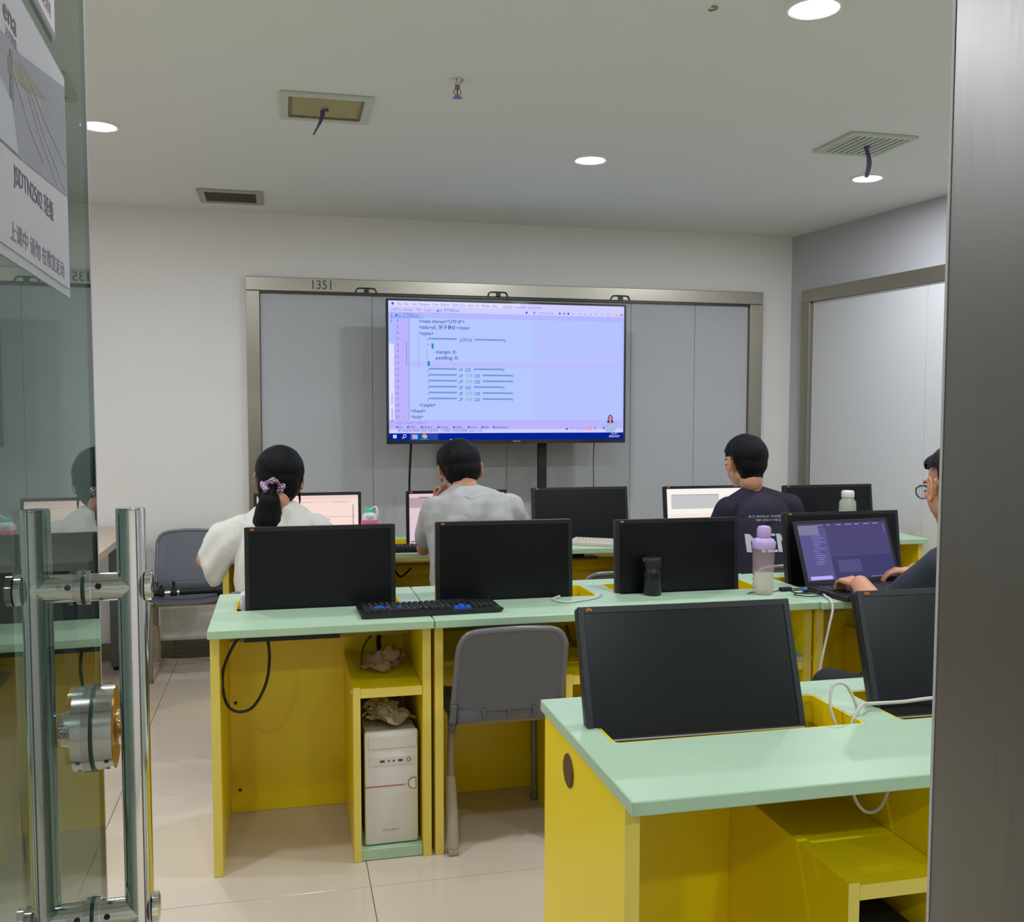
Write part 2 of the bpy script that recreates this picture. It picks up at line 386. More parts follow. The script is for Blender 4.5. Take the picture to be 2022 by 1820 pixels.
tube(b, [(.006, 0, -.03), (.012, 0, -.042), (.004, 0, -.055)], .0018, 6); tube(b, [(-.006, 0, -.03), (-.012, 0, -.042), (-.004, 0, -.055)], .0018, 6)
obj('sprinkler_body', b, mat('sprinkler_metal', (150, 140, 120), .3, .9), t, 40)
b = BM(); cyl(b, (0, 0, -.032), (0, 0, -.054), .0026, seg=8); obj('glass_bulb', b, mat('red_bulb', (150, 60, 40), .2), t)
b = BM(); lathe(b, [(.004, -.055), (.015, -.058), (.017, -.0595), (.004, -.0605)])
obj('deflector', b, mat('deflector_metal', (90, 88, 130), .3, .8), t, 40)
b = BM(); tube(b, [(1.15, 2.53, ZC-.002), (1.163, 2.525, ZC-.003), (1.17, 2.54, ZC-.002), (1.158, 2.553, ZC-.003), (1.15, 2.546, ZC-.004)], .0022, 6)
tag(obj('tape_scrap', b, mat('tan_tape', (150, 128, 70), .6), None), 'tiny tan curl of old tape on the ceiling near the top downlight', 'tape')

# ------------------------------------------------------------ desks
ZT = .75; DD = .58; CY0, CY1 = .275, .485
def desk(name, label, x, y, W, n, rot=0, group=None, last_cut=None):
    t = thing(name, label, 'desk', (x, y, 0), rot, group)
    m = .065*W/(1.292 if n == 2 else .66); gap = .082
    uw = (W-2*m-gap)/2 if n == 2 else W-2*m
    cuts = [(m+k*(uw+gap), m+k*(uw+gap)+uw) for k in range(n)]
    obj('desktop', slab(0, W, 0, DD, ZT-.025, ZT, holes=[(a, b, CY0, CY1) for a, b in cuts]), mMINT, t)
    def sidep(x0, x1, nm='side_panel'):
        b = bx(x0, x1, .045, .555, .001, ZT-.0255); o = obj(nm, b, mYEL, t)
        obj('edge_band', bx(x0, x1, .0435, .0448, .001, ZT-.0255), mYELE, o); return o
    sidep(.004, .030); sidep(W-.030, W-.004)
    obj('back_panel', bx(.031, W-.031, .515, .531, .001, ZT-.026), mYEL, t)
    if n == 2: obj('middle_panel', bx(W/2-.009, W/2+.009, .05, .514, .001, ZT-.026), mYEL, t)
    for k, (a, b_) in enumerate(cuts):
        # shelf compartment for the computer at the right of each place
        xr = (W-.031) if k == n-1 else W/2-.010
        xl = xr-.211
        o = obj('compartment_side', bx(xl, xl+.022, .045, .514, .001, .545), mYEL, t)
        obj('edge_band', bx(xl, xl+.022, .0435, .0448, .001, .545), mYELE, o)
        o = obj('compartment_shelf', bx(xl+.0225, xr-.0005, .045, .514, .512, .540), mYEL, t)
        obj('edge_band', bx(xl+.0225, xr-.0005, .0435, .0448, .512, .540), mYELE, o)
        obj('compartment_base', bx(xl+.0225, xr-.0005, .05, .50, .002, .036, bev=.001, seg=1), mMINT, t)
        # well that takes the screen: boards hung under the cut-out
        b = BM()
        box(b, a-.02, b_+.02, CY1+.001, CY1+.017, ZT-.085, ZT-.0255)
        box(b, a-.02, b_+.02, CY0-.017, CY0-.001, ZT-.060, ZT-.0255)
        box(b, a-.018, a-.002, CY0, CY1, ZT-.085, ZT-.0255); box(b, b_+.002, b_+.018, CY0, CY1, ZT-.085, ZT-.0255)
        obj('screen_well', b, mYEL, t)
        obj('cutout_lining', slab(a+.0005, b_-.0005, CY0+.0005, CY1-.0005, ZT-.062, ZT-.0012, holes=[(a+.004, b_-.004, CY0+.004, CY1-.004)], hr=.010, bev=0), mYEL, t)
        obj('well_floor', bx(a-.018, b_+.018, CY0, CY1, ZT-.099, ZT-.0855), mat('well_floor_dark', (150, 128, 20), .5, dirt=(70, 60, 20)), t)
    return t
dA = desk('computer_desk', 'single mint and yellow desk at the left end of the middle row', -.222, 2.883, .658, 1)
# loose detail of desk A: hanging key tray edge and worn marks
obj('under_tray', bx(.10, .38, .06, .26, ZT-.052, ZT-.0262), mBLKM, dA)
b = text_bm('张 元', .018, .022); b.transform(Matrix.Translation((.034, .513, .655)) @ UPR); obj('pencil_marks', b, mat('ink', (70, 74, 86)), dA)
b = text_bm('P2', .010, .012); b.transform(Matrix.Translation((.4095, .0432, .528)) @ UPR); obj('worn_sticker', b, mat('sticker', (200, 196, 180), .6), dA)
for q_ in ((.06, .5135, .08), (.05, .5135, .385)): obj('screw_cap', sph(BM(), q_, (.006, .003, .006), 10, 6), mat('screw_metal', (70, 74, 80), .3, .8), dA)
dB = desk('computer_desk', 'double mint and yellow desk in the middle row with the keyboard and purple bottle', .440, 2.883, 1.292, 2)
dC = desk('computer_desk', 'double desk at the right of the middle row carrying the laptop', 1.735, 2.872, 1.25, 2, 0)
dF = desk('computer_desk', 'nearest double mint and yellow desk at bottom right with a round grommet hole', .542, 1.452, 1.292, 2)
b = BM(); cyl(b, (.0005, .372, .666), (.0042, .372, .666), .031, seg=30); g = obj('grommet', b, mat('brown_grommet', (94, 66, 34), .7, var=.4, scale=60, bump=.6, bscale=90), dF, 40)
b = BM(); lathe(b, [(.030, 0), (.034, 0), (.034, .002), (.030, .002), (.030, 0)], cap_=False, seg=30, M=Matrix.Translation((.0040, .372, .666)) @ Matrix.Rotation(-PI/2, 4, 'Y'))
obj('grommet_ring', b, mat('grommet_ring', (120, 92, 46), .5), g)
r3 = -.03
def row3(s): return (.474+math.cos(r3)*s, 4.288+math.sin(r3)*s)
p = row3(-.745); d1 = desk('computer_desk', 'single desk at the left end of the far row behind the girl', p[0], p[1], .685, 1, r3)
p = row3(-.055); d2 = desk('computer_desk', 'double desk in the middle of the far row under the television', p[0], p[1], 1.345, 2, r3)
p = row3(1.295); d3 = desk('computer_desk', 'double desk at the right end of the far row by the corner', p[0], p[1], 1.355, 2, r3)

# side table at the left wall
t = thing('side_table', 'long beige table with grey metal legs against the far left wall', 'table', (-.80, 4.95, 0))
obj('tabletop', bx(-1.35, 0, -.62, .70, ZT-.035, ZT, bev=.002), mat('beige_laminate', (206, 190, 170), .45, var=.03), t)
obj('drawer_box', bx(-1.2, -.10, -.50, .60, ZT-.105, ZT-.036), mat('beige_side', (160, 148, 132), .6), t)
for lx, ly in ((-.085, .52), (-.085, -.58), (-1.28, .52), (-1.28, -.58)):
    o = obj('leg', bx(lx-.025, lx+.025, ly-.02, ly+.02, .02, ZT-.036, bev=.003), mat('table_leg_grey', (96, 100, 108), .45, .2), t)
    b = BM(); cyl(b, (lx, ly, 0), (lx, ly, .0195), .018); obj('foot', b, mBLKM, o)

# ------------------------------------------------------------ monitors
mLOGO = mat('orange_logo', (206, 120, 60), .5)
def monitor(label, x, y, z, tilt=6, w=.475, h=.283, rz=0, screen='off', trim=False, group='black monitors standing in the desk wells', top_light=False, depth=0):
    t = thing('monitor', label, 'monitor', (x, y, z), rot=None, group=group)
    R = Matrix.Rotation(rz, 4, 'Z') @ Matrix.Rotation(math.radians(-tilt), 4, 'X')
    def P(b): b.transform(R); return b
    obj('casing', P(bx(-w/2, w/2, .002, .030, 0, h, bev=.006)), mBLK, t)
    bz = .014
    b = slab(-w/2, w/2, 0, h, -.003, .0015, holes=[(-w/2+bz, w/2-bz, .020, h-bz)], hr=0, bev=.001); b.transform(UPR)
    for v in b.verts: v.co.y = v.co.y
    obj('bezel', P(b), mBLK, t)
    s = bx(-w/2+bz-.001, w/2-bz+.001, .0005, .0019, .019, h-bz+.001); so = obj('screen', P(s), mSCR if screen == 'off' else emit(*screen), t)
    if trim: obj('bottom_trim', P(bx(-w/2+.004, w/2-.004, -.0035, -.0016, .013, .016)), mat('silver_trim', (190, 186, 184), .3, .6), t)
    b = BM()
    for k in range(3): sph(b, (-w/2+.020+.004*k, -.0026, h-.007+.0015*(k % 2)), (.0022, .0008, .0032), 8, 6)
    obj('logo', P(b), mLOGO, t)
    # rear housing, hinge and foot that stands on the floor of the well
    b = box(BM(), -.09, .09, .030, .052, .05, h-.06, bev=.008); cyl(b, (-.05, .056, .075), (.05, .056, .075), .014, seg=14); P(b)
    hp = R @ Vector((0, .056, .075)); zf = (ZT-.0855)-z
    box(b, hp.x-.03, hp.x+.03, hp.y-.006, hp.y+.006, zf+.004, hp.z)
    box(b, hp.x-.09, hp.x+.09, hp.y-.05, hp.y+.035, zf, zf+.006, bev=.002)
    obj('stand', b, mBLKM, t)
    t['w'] = w; t['h'] = h
    return t, R, so
def ui(t, R, so, items):
    """items: (colour name, rgb, x0,x1,z0,z1) flat shapes shown by the screen"""
    for i, (nm, rgb, x0, x1, z0, z1) in enumerate(items):
        w_, h_ = t['w']-.028, t['h']-.034
        b = bx(-w_/2+x0*w_, -w_/2+x1*w_, -.0002-.0001*i, .0006, .020+z0*h_, .020+z1*h_); b.transform(R)
        obj('screen_area', b, emit('ui_'+nm, rgb, 1), so)
monitor('switched-off black monitor in the left desk of the middle row, behind the blue-keyed keyboard', .113, 3.168, .722, 2, .478, .290)
monitor('switched-off black monitor with orange logo in front of the grey-shirted man', .722, 3.168, .722, 2, .472, .292)
monitor('switched-off black monitor behind the small black flask in the middle row', 1.350, 3.176, .722, 3, .462, .283)
monitor('switched-off black monitor behind the open laptop', 2.045, 3.225, .72, 9, .478, .290)
monitor('nearest switched-off black monitor tilted back in the front desk', .818, 1.800, .712, 19, .473, .283, rz=-.02, trim=True)
monitor('black monitor in the front desk, cut off by the steel door jamb', 1.462, 1.800, .712, 19, .473, .290, rz=-.02, trim=True)
t_, R_, s_ = monitor('monitor showing a pink document page in front of the girl', .105, 4.50, .725, 4, .480, .285, screen=('screen_pink', (250, 222, 212), 1))
ui(t_, R_, s_, [('p1', (238, 210, 204), 0, 1, .93, 1), ('p2', (214, 196, 204), 0, .97, .60, .615), ('p3', (150, 132, 132), .55, .72, .56, .57), ('p4', (120, 110, 116), .945, .952, .1, .82), ('p5', (244, 214, 206), .0, .94, .86, .90), ('p6', (206, 180, 178), .02, .06, .9, .97), ('p7', (206, 180, 178), .34, .55, .875, .885), ('p8', (206, 180, 178), .75, .90, .875, .885)])
t_, R_, s_ = monitor('monitor showing a lilac page half hidden by the grey-shirted man', .792, 4.49, .725, 3, .48, .285, screen=('screen_lilac', (226, 200, 214), 1))
ui(t_, R_, s_, [('l1', (186, 160, 168), 0, 1, .74, .93), ('l2', (120, 90, 104), .10, .50, .925, .94), ('l3', (216, 184, 200), 0, 1, .0, .10), ('l4', (110, 84, 106), 0.01, .24, .105, .125)])
monitor('switched-off monitor with shiny top edge below the television', 1.405, 4.49, .725, 8, .485, .290)
t_, R_, s_ = monitor('monitor showing a white page beside the young man in navy', 2.085, 4.50, .725, 8, .480, .285, screen=('screen_white', (252, 244, 238), 1))
ui(t_, R_, s_, [('w1', (198, 198, 200), .05, .62, .60, .88), ('w2', (140, 140, 146), .06, .62, .875, .885), ('w3', (236, 240, 240), .68, .9, .62, .86), ('w4', (250, 232, 218), .02, .6, .10, .50)])
monitor('switched-off black monitor at the far right corner behind the glass jar', 2.72, 4.44, .725, 8, .500, .285)

# ------------------------------------------------------------ television
TX0, TX1, TZ0, TZ1, TY = .550, 1.924, 1.200, 1.990, 5.33
tv = thing('television', 'large flat television on a pole showing lines of web page code', 'television', (1.45, 5.36, 0))
def tvb(x0, x1, y0, y1, z0, z1, **k): b = bx(x0, x1, y0, y1, z0, z1, **k); b.transform(Matrix.Translation((-1.45, -5.36, 0))); return b
obj('casing', tvb(TX0, TX1, TY+.002, TY+.035, TZ0, TZ1, bev=.004), mBLK, tv)
b = slab(TX0, TX1, TZ0, TZ1, -.003, .002, holes=[(TX0+.012, TX1-.012, TZ0+.022, TZ1-.011)], hr=0, bev=.001); b.transform(Matrix.Translation((-1.45, TY-5.36, 0)) @ UPR)
obj('bezel', b, mat('tv_bezel', (26, 30, 38), .25, coat=.5), tv)
SX0, SX1, SZ0, SZ1 = TX0+.012, TX1-.012, TZ0+.022, TZ1-.011
scr = obj('screen', tvb(SX0-.001, SX1+.001, TY+.0006, TY+.0018, SZ0-.001, SZ1+.001), emit('tv_base', (176, 190, 255), 1), tv)
def SU(x, y):       # digitised screen content: measured on the screen picture itself
    u = (x-105)/1820; top = 90+.0247*(x-105); bot = 1165-.008*(x-105)
    return SX0+u*(SX1-SX0), SZ1-(y-top)/(bot-top)*(SZ1-SZ0)
TVT = {}
def tvrect(col, x0, y0, x1, y1, lay):
    a = SU(x0, (y0+.0247*(x0-105))); 
    X0 = SX0+(x0-105)/1820*(SX1-SX0); X1 = SX0+(x1-105)/1820*(SX1-SX0)
    Z1 = SZ1-(y0-90)/1075*(SZ1-SZ0); Z0 = SZ1-(y1-90)/1075*(SZ1-SZ0)
    b = TVT.setdefault(col, BM()); box(b, X0-1.45, X1-1.45, TY-5.36-.00006*lay, TY-5.36+.0012, Z0, Z1)
def tvtext(s, x0, x1, yc, h, col, lay=5, it=0, vert=False, bold=0):
    """x0,x1,yc in screen pixels with yc measured as if the top edge were level"""
    k = (SX1-SX0)/1820
    b = text_bm(s, h*k*.82, (x1-x0)*k, bold=bold)
    if it:
        for v in b.verts: v.co.x += v.co.y*it
    M = Matrix.Translation((SX0+(x0-105)*k-1.45, TY-5.36-.00006*lay-.0001, SZ1-(yc+h*.36-90)/1075*(SZ1-SZ0)))
    if vert: M = M @ UPR @ Matrix.Rotation(PI/2, 4, 'Z')
    else: M = M @ UPR
    b.transform(M); merge(TVT.setdefault(col, BM()), b)
def ly(x, y):  # level out measured y
    top = 90+.0247*(x-105); bot = 1165-.008*(x-105); return 90+(y-top)/(bot-top)*1075
COL = {'pale': (208, 206, 255), 'tab': (180, 182, 254), 'gut': (186, 180, 252), 'code': (181, 201, 255), 'code2': (182, 195, 255), 'hi': (186, 190, 253), 'task': (2, 34, 150), 'task2': (40, 70, 168),
       'txt': (62, 78, 176), 'mut': (128, 124, 206), 'cyan': (36, 118, 190), 'cy2': (28, 150, 226), 'grn': (60, 190, 150), 'pink': (240, 130, 176), 'white': (226, 232, 255), 'dark': (48, 40, 92), 'wht2': (222, 222, 255),
       'skn': (214, 130, 160), 'hair': (36, 40, 78), 'red': (232, 96, 90), 'yel': (236, 190, 120), 'cl': (168, 186, 232)}
tvrect('pale', 105, 90, 1920, 175, 1); tvrect('tab', 105, 175, 1920, 215, 1); tvrect('wht2', 118, 90, 1100, 130, 2)
tvrect('gut', 150, 216, 255, 1010, 1); tvrect('code', 255, 216, 1200, 1010, 1); tvrect('code2', 1200, 216, 1900, 1010, 1)
tvrect('hi', 256, 556, 1900, 598, 2); tvrect('wht2', 106, 420, 146, 1010, 1); tvrect('gut', 105, 1010, 1920, 1100, 1); tvrect('pale', 105, 1082, 1920, 1112, 2)
tvrect('task', 105, 1112, 1925, 1165, 3); tvrect('task2', 260, 1112, 470, 1165, 4)
for s, a, b_, y in (('File', 172, 205, 116), ('Edit', 222, 255, 117), ('View', 276, 315, 118), ('Navigate', 330, 410, 119), ('Code', 430, 474, 121), ('Refactor', 492, 562, 122), ('Build', 582, 624, 124), ('Run', 642, 676, 126), ('Tools', 694, 736, 128), ('Git', 756, 778, 129), ('Window', 800, 865, 131), ('Help', 884, 920, 133), ('jsd2502-1-teacher - p5_2.html', 960, 1262, 138)):
    tvtext(s, a, b_, ly(a, y), 24, 'mut')
for s, a, b_, y, c in (('jsd2502-1-teacher', 124, 286, 157, 'mut'), ('Web', 310, 345, 160, 'mut'), ('src/p5_1', 370, 440, 163, 'mut'), ('p5_学子商城.html', 486, 630, 166, 'cyan'), ('p5_学子商城.html', 182, 330, 201, 'cyan')):
    tvtext(s, a, b_, ly(a, y), 24, c)
tvrect('cy2', 140, 214, 362, 219, 4); tvrect('cy2', 462, ly(462, 160), 480, ly(462, 176), 5); tvrect('cy2', 154, ly(154, 192), 174, ly(154, 210), 5); tvrect('cyan', 128, 102, 146, 122, 5)
for i, xx in enumerate((1140, 1200, 1400, 1435, 1468)): tvrect(('txt', 'mut', 'cyan', 'cy2', 'txt')[i], xx, 150, xx+14, 166, 5)
tvtext('Current File', 1240, 1360, 158, 20, 'mut'); tvrect('yel', 1855, 150, 1880, 168, 5); tvrect('cy2', 1896, 152, 1910, 166, 5)
for xx in (1510, 1560, 1605, 1650, 1690, 1740, 1790): tvrect('mut', xx, 154, xx+8, 162, 5)
nums = [(4, 246), (5, 291), (6, 337), (7, 386), (8, 432), (9, 478), (10, 523), (11, 570), (12, 616), (13, 662), (14, 709), (15, 755), (16, 802), (17, 849), (18, 894), (19, 939), (20, 985)]
for n_, y in nums: tvtext(str(n_), 152 if n_ > 9 else 165, 180, ly(165, y), 26, 'mut')
tvtext('<meta charset="UTF-8">', 330, 670, ly(500, 252), 30, 'txt', bold=.012); tvtext('<title>p5_学子商城</title>', 330, 712, ly(520, 299), 30, 'txt', bold=.012)
tvtext('<style>', 330, 438, ly(380, 343), 30, 'txt', bold=.012)
tvtext('/*************', 392, 608, ly(500, 390), 30, 'cyan', it=.2, bold=.015); tvtext('公共CSS', 630, 726, ly(680, 393), 28, 'cyan', it=.2, bold=.012); tvtext('***************/', 744, 985, ly(860, 398), 30, 'cyan', it=.2, bold=.015)
tvtext('*', 392, 404, ly(398, 434), 26, 'txt'); tvrect('cy2', 422, ly(430, 418), 438, ly(430, 458), 5); tvtext('margin: 0;', 455, 608, ly(530, 485), 30, 'txt', bold=.012)
tvtext('padding: 0;', 455, 622, ly(540, 530), 30, 'txt', bold=.012); tvrect('cy2', 392, ly(400, 554), 410, ly(400, 592), 5); tvtext('}', 397, 406, ly(400, 572), 28, 'txt', lay=8); tvtext('{', 426, 434, ly(430, 437), 28, 'txt', lay=8)
for y, s, mid in ((621, '1F', None), (667, '1F', '左侧'), (712, '1F', '右侧'), (758, '2F', None), (803, '2F', '左侧'), (849, '2F', '右侧')):
    tvtext('/*************', 392, 608, ly(500, y), 30, 'cyan', it=.2, bold=.015); tvtext(s, 628, 654, ly(640, y+2), 28, 'cyan', it=.2, bold=.015)
    if mid:
        tvtext(mid, 678, 726, ly(700, y+2), 26, 'grn', it=.2); tvtext('CSS', 742, 786, ly(760, y+3), 28, 'cyan', it=.2, bold=.015); tvtext('***************/', 804, 1042, ly(930, y+4), 30, 'cyan', it=.2, bold=.015)
    else:
        tvtext('CSS', 672, 716, ly(690, y+2), 28, 'cyan', it=.2, bold=.015); tvtext('***************/', 736, 974, ly(860, y+3), 30, 'cyan', it=.2, bold=.015)
tvtext('</style>', 330, 452, ly(390, 894), 30, 'txt', bold=.012); tvtext('</head>', 266, 374, ly(320, 939), 30, 'txt', bold=.012); tvtext('<body>', 268, 358, ly(310, 985), 30, 'txt', bold=.012)
tvrect('mut', 324, ly(324, 362), 326, ly(324, 598), 4); tvrect('mut', 388, ly(388, 460), 390, ly(388, 552), 4); tvrect('mut', 235, ly(235, 410), 239, ly(235, 592), 4); tvrect('mut', 254, 220, 257, 1008, 4)
tvtext('html > head > style > *', 158, 395, ly(270, 1030), 22, 'mut')
for s, a, b_ in (('Git', 176, 204), ('TODO', 256, 300), ('Problems', 358, 424), ('Terminal', 484, 545), ('Profiler', 600, 652), ('Services', 712, 762), ('Build', 816, 852), ('Dependencies', 906, 1004)):
    tvtext(s, a, b_, ly(a, 1064), 22, 'txt'); tvrect('txt', a-18, ly(a, 1056), a-6, ly(a, 1070), 5)
tvtext('提交到本地代码库已完成, 检查项目, // 日志窗口 修改自动更新 (today 12:10)', 170, 804, ly(400, 1092), 22, 'txt')
tvtext('Structure', 134, 214, 880, 18, 'txt', vert=True); tvtext('Bookmarks', 134, 230, 1016, 18, 'txt', vert=True); tvtext('Project', 134, 200, 250, 18, 'txt', vert=True)
for i in range(2):
    for j in range(2): tvrect('white', 134+14*i, 1124+14*j, 146+14*i, 1136+14*j, 6)
k = (SX1-SX0)/1820
def tvdisc(col, x, y, r, lay, rx=None):
    b = TVT.setdefault(col, BM()); X = SX0+(x-105)*k-1.45; Z = SZ1-(y-90)/1075*(SZ1-SZ0)
    c = bmesh.new(); bmesh.ops.create_circle(c, cap_ends=True, segments=20, radius=1)
    merge(b, c, Matrix.Translation((X, TY-5.36-.0001-.00006*lay, Z)) @ UPR @ Matrix.Diagonal(((rx or r)*k, r*k, 1, 1)))
tvdisc('white', 219, 1134, 13, 6); tvdisc('task', 219, 1134, 9, 7); tvrect('white', 202, 1146, 210, 1154, 6)
tvrect('cy2', 270, 1120, 318, 1160, 6); tvrect('pink', 278, 1124, 296, 1156, 8); tvtext('IJ', 296, 312, 1140, 24, 'white', lay=10)
tvdisc('red', 366, 1134, 19, 6); tvdisc('grn', 358, 1140, 12, 7); tvdisc('yel', 376, 1140, 11, 8); tvdisc('white', 366, 1134, 9, 9); tvdisc('cy2', 366, 1134, 6, 10); tvrect('cy2', 336, 1158, 398, 1163, 7)
tvrect('white', 560, 1160, 640, 1165, 5)
tvdisc('cl', 1820, 1070, 62, 5, 48); tvdisc('hair', 1818, 1000, 30, 6, 20); tvdisc('hair', 1818, 1026, 22, 6, 24); tvdisc('skn', 1818, 1000, 24, 7, 14); tvdisc('cl', 1818, 1075, 42, 8, 44); tvdisc('skn', 1818, 1032, 10, 9, 10)
tvrect('pale', 1755, 1096, 1885, 1111, 9); tvrect('task', 1755, 1112, 1885, 1136, 10)
tvdisc('pink', 1656, 1078, 16, 6); tvdisc('pale', 1656, 1078, 11, 7); tvdisc('red', 1656, 1078, 6, 8); tvdisc('cy2', 1697, 1078, 7, 6); tvdisc('txt', 1765, 1076, 7, 6); tvdisc('txt', 1467, 1082, 8, 6)
tvtext('11:25  CRLF  UTF-8', 1490, 1630, 1082, 16, 'mut'); tvtext('15:37', 1826, 1880, 1120, 20, 'white', lay=12); tvtext('2025/4/27', 1808, 1896, 1144, 20, 'white', lay=12)
for c_, b in TVT.items(): obj('screen_shapes', b, emit('tv_'+c_, COL[c_], 1), scr)['kind'] = 'stuff'
b = text_bm('SYNCON', .009, .042); b.transform(Matrix.Translation((1.256-1.45, TY-.0035-5.36, TZ0+.008)) @ UPR); obj('badge', b, mat('badge_silver', (190, 190, 190), .4), tv)
b = BM(); box(b, -.025, .025, .045, .075, .03, 1.75, bev=.003); box(b, -.20, .20, .036, .047, 1.45, 1.75)
box(b, -.02, .02, .044, .046, 1.1, 1.2); obj('pole', b, mBLKM, tv)
b = BM(); box(b, -.30, .30, -.02, .02, .03, .055); box(b, -.32, -.28, -.20, .20, .03, .055); box(b, .28, .32, -.20, .20, .03, .055); box(b, -.02, .02, .0, .06, .03, .06)
for sx in (-.3, .3):
    for sy in (-.17, .17): cyl(b, (sx-.01, sy, .018), (sx+.01, sy, .018), .017, seg=12)
obj('stand_base', b, mBLKM, tv)
def cable(pts, r, m, label, cat='cable', parent=None, n=8, seg=8):
    o = obj('cable', tube(BM(), pts, r, seg, n=n), m, parent, 60)
    if label: tag(o, label, cat)
    return o
cable([(.693, 5.385, 1.25), (.689, 5.42, 1.12), (.685, 5.44, .95), (.69, 5.42, .8), (.70, 5.40, .5), (.75, 5.4, .1), (.9, 5.42, .012)], .0065, mBCAB, 'thick black cable hanging from the lower left of the television')
cable([(1.76, 5.385, 1.25), (1.762, 5.42, 1.14), (1.77, 5.44, .95), (1.775, 5.44, .5), (1.76, 5.42, .02)], .003, mat('grey_cable', (70, 70, 74), .5), 'thin grey cable hanging from the lower right of the television')

# ------------------------------------------------------------ chairs
def make_chair(label, group='grey plastic school chairs'):
    t = thing('chair', label, 'chair', group=group)
    # shell: seat and back, grids of points solidified
    def sheet(fn, nu, nv, th):
        b = bmesh.new(); G = [[Vector(fn(i/nu*2-1, j/nv)) for j in range(nv+1)] for i in range(nu+1)]
        V = [[b.verts.new(p) for p in r] for r in G]
        for i in range(nu):
            for j in range(nv): b.faces.new([V[i][j], V[i+1][j], V[i+1][j+1], V[i][j+1]])
        bmesh.ops.recalc_face_normals(b, faces=b.faces[:])
        r = bmesh.ops.solidify(b, geom=b.faces[:], thickness=th); return b
    def seat(u, v):
        y = -.15+.36*v; hw = .175+.012*v; e = abs(u)
        corner = max(0, v-.82)/.18; hw -= .035*corner**2
        return (u*hw, y, .415+.012*e**3-.018*(1-e*e)*math.sin(PI*min(1, v))-.03*max(0, v-.8)**1.5*5*.3)
    def back(u, v):
        z = .455+.265*v; hw = .174-.006*v
        c = max(0, abs(u)-.70)/.30; dr = .014*u*u+.055*(1-math.sqrt(max(0, 1-.97*c*c)))
        return (u*hw, -.205-.075*v+.022*u*u, .455+(.268-dr)*v)
    obj('seat', sheet(seat, 14, 12, .008), mGREYP, t, 60)
    obj('backrest', sheet(back, 16, 16, -.008), mGREYP, t, 60)
    # raised rim round the back, rear ribs
    R = [Vector(back(-1, v/8)) for v in range(0, 9)]+[Vector(back(u/16, 1)) for u in range(-16, 17)]+[Vector(back(1, 1-v/8)) for v in range(0, 9)]
    pts = []
    for q in R:
        if not pts or (q-pts[-1]).length > .012: pts.append(q+Vector((0, -.003, 0)))
    b = tube(BM(), pts, .0095, 8, n=2)
    obj('back_rim', b, mat('grey_rim_plastic', (112, 114, 122), .28), t, 60)
    b = BM()
    for sx in (-1, 1):
        b = BM(); chain(b, [(sx*.172, -.205, .47), (sx*.176, -.195, .42), (sx*.172, -.165, .385)], [.010, .013, .010], 8)
        box(b, sx*.17-.006, sx*.17+.006, -.17, -.10, .385, .415)
        obj('shell_arm', b, mGREYP, t, 50)
    b = BM()
    for sx in (-.08, .0, .08):
        prism(b, [(sx-.006, .462), (sx+.006, .462), (sx+.002, .428), (sx-.002, .428)], -.215, -.19)
    box(b, -.165, .165, -.206, -.160, .418, .462, bev=.012)
    obj('rear_rib', b, mGREYP, t, 40)
    obj('seat_rail', bx(-.150, .150, -.13, -.10, .385, .405, bev=.003), mLEG, t, 40); obj('seat_rail', bx(-.150, .150, .13, .16, .385, .405, bev=.003), mLEG, t, 40)
    for sx in (-1, 1):
        b = tube(BM(), [(sx*.165, .14, .398), (sx*.172, .15, .30), (sx*.178, .165, .10), (sx*.18, .17, .012)], .011, 10); o = obj('leg', b, mLEG, t, 60)
        b = BM(); lathe(b, [(.013, 0), (.015, .003), (.015, .02), (.011, .026)], (sx*.18, .17, 0), 14); obj('foot', b, mat('clear_foot', (120, 116, 110), .4), o, 60)
        b = tube(BM(), [(sx*.165, -.12, .398), (sx*.172, -.135, .32), (sx*.174, -.14, .20)], .012, 10); o = obj('leg', b, mLEG, t, 60)
        b = BM(); chain(b, [(sx*.174, -.14, .22), (sx*.174, -.16, .11), (sx*.176, -.195, .022)], [.0165, .020, .0185], 12); box(b, sx*.176-.016, sx*.176+.016, -.213, -.175, .0, .02, bev=.004)
        obj('leg_sleeve', b, mat('leg_sleeve', (168, 158, 142), .5, var=.05), o, 60)
    return t
ch = make_chair('empty grey plastic chair pushed under the middle desk, seen from behind')
ch.location = (.674, 3.115, 0)
def place_chair(x, y, rz, label):
    c = copy_tree(ch); c.location = (x, y, 0); c.rotation_euler = (0, 0, rz); c['label'] = label; return c
place_chair(-.50, 5.33, PI+.04, 'grey chair against the back wall at left, facing us, black selfie stick on it')
place_chair(-.045, 3.915, -.05, 'grey chair the girl in the white T-shirt sits on')
place_chair(.74, 3.93, 0, 'grey chair the man in the grey T-shirt sits on')
place_chair(1.365, 4.02, -.04, 'empty grey chair at the far row under the blank monitor')
place_chair(2.13, 4.02, -.05, 'grey chair the young man in navy sits on, behind the purple bottle')
place_chair(1.92, 2.44, .35, 'grey chair the man with glasses sits on, beyond the front desk')

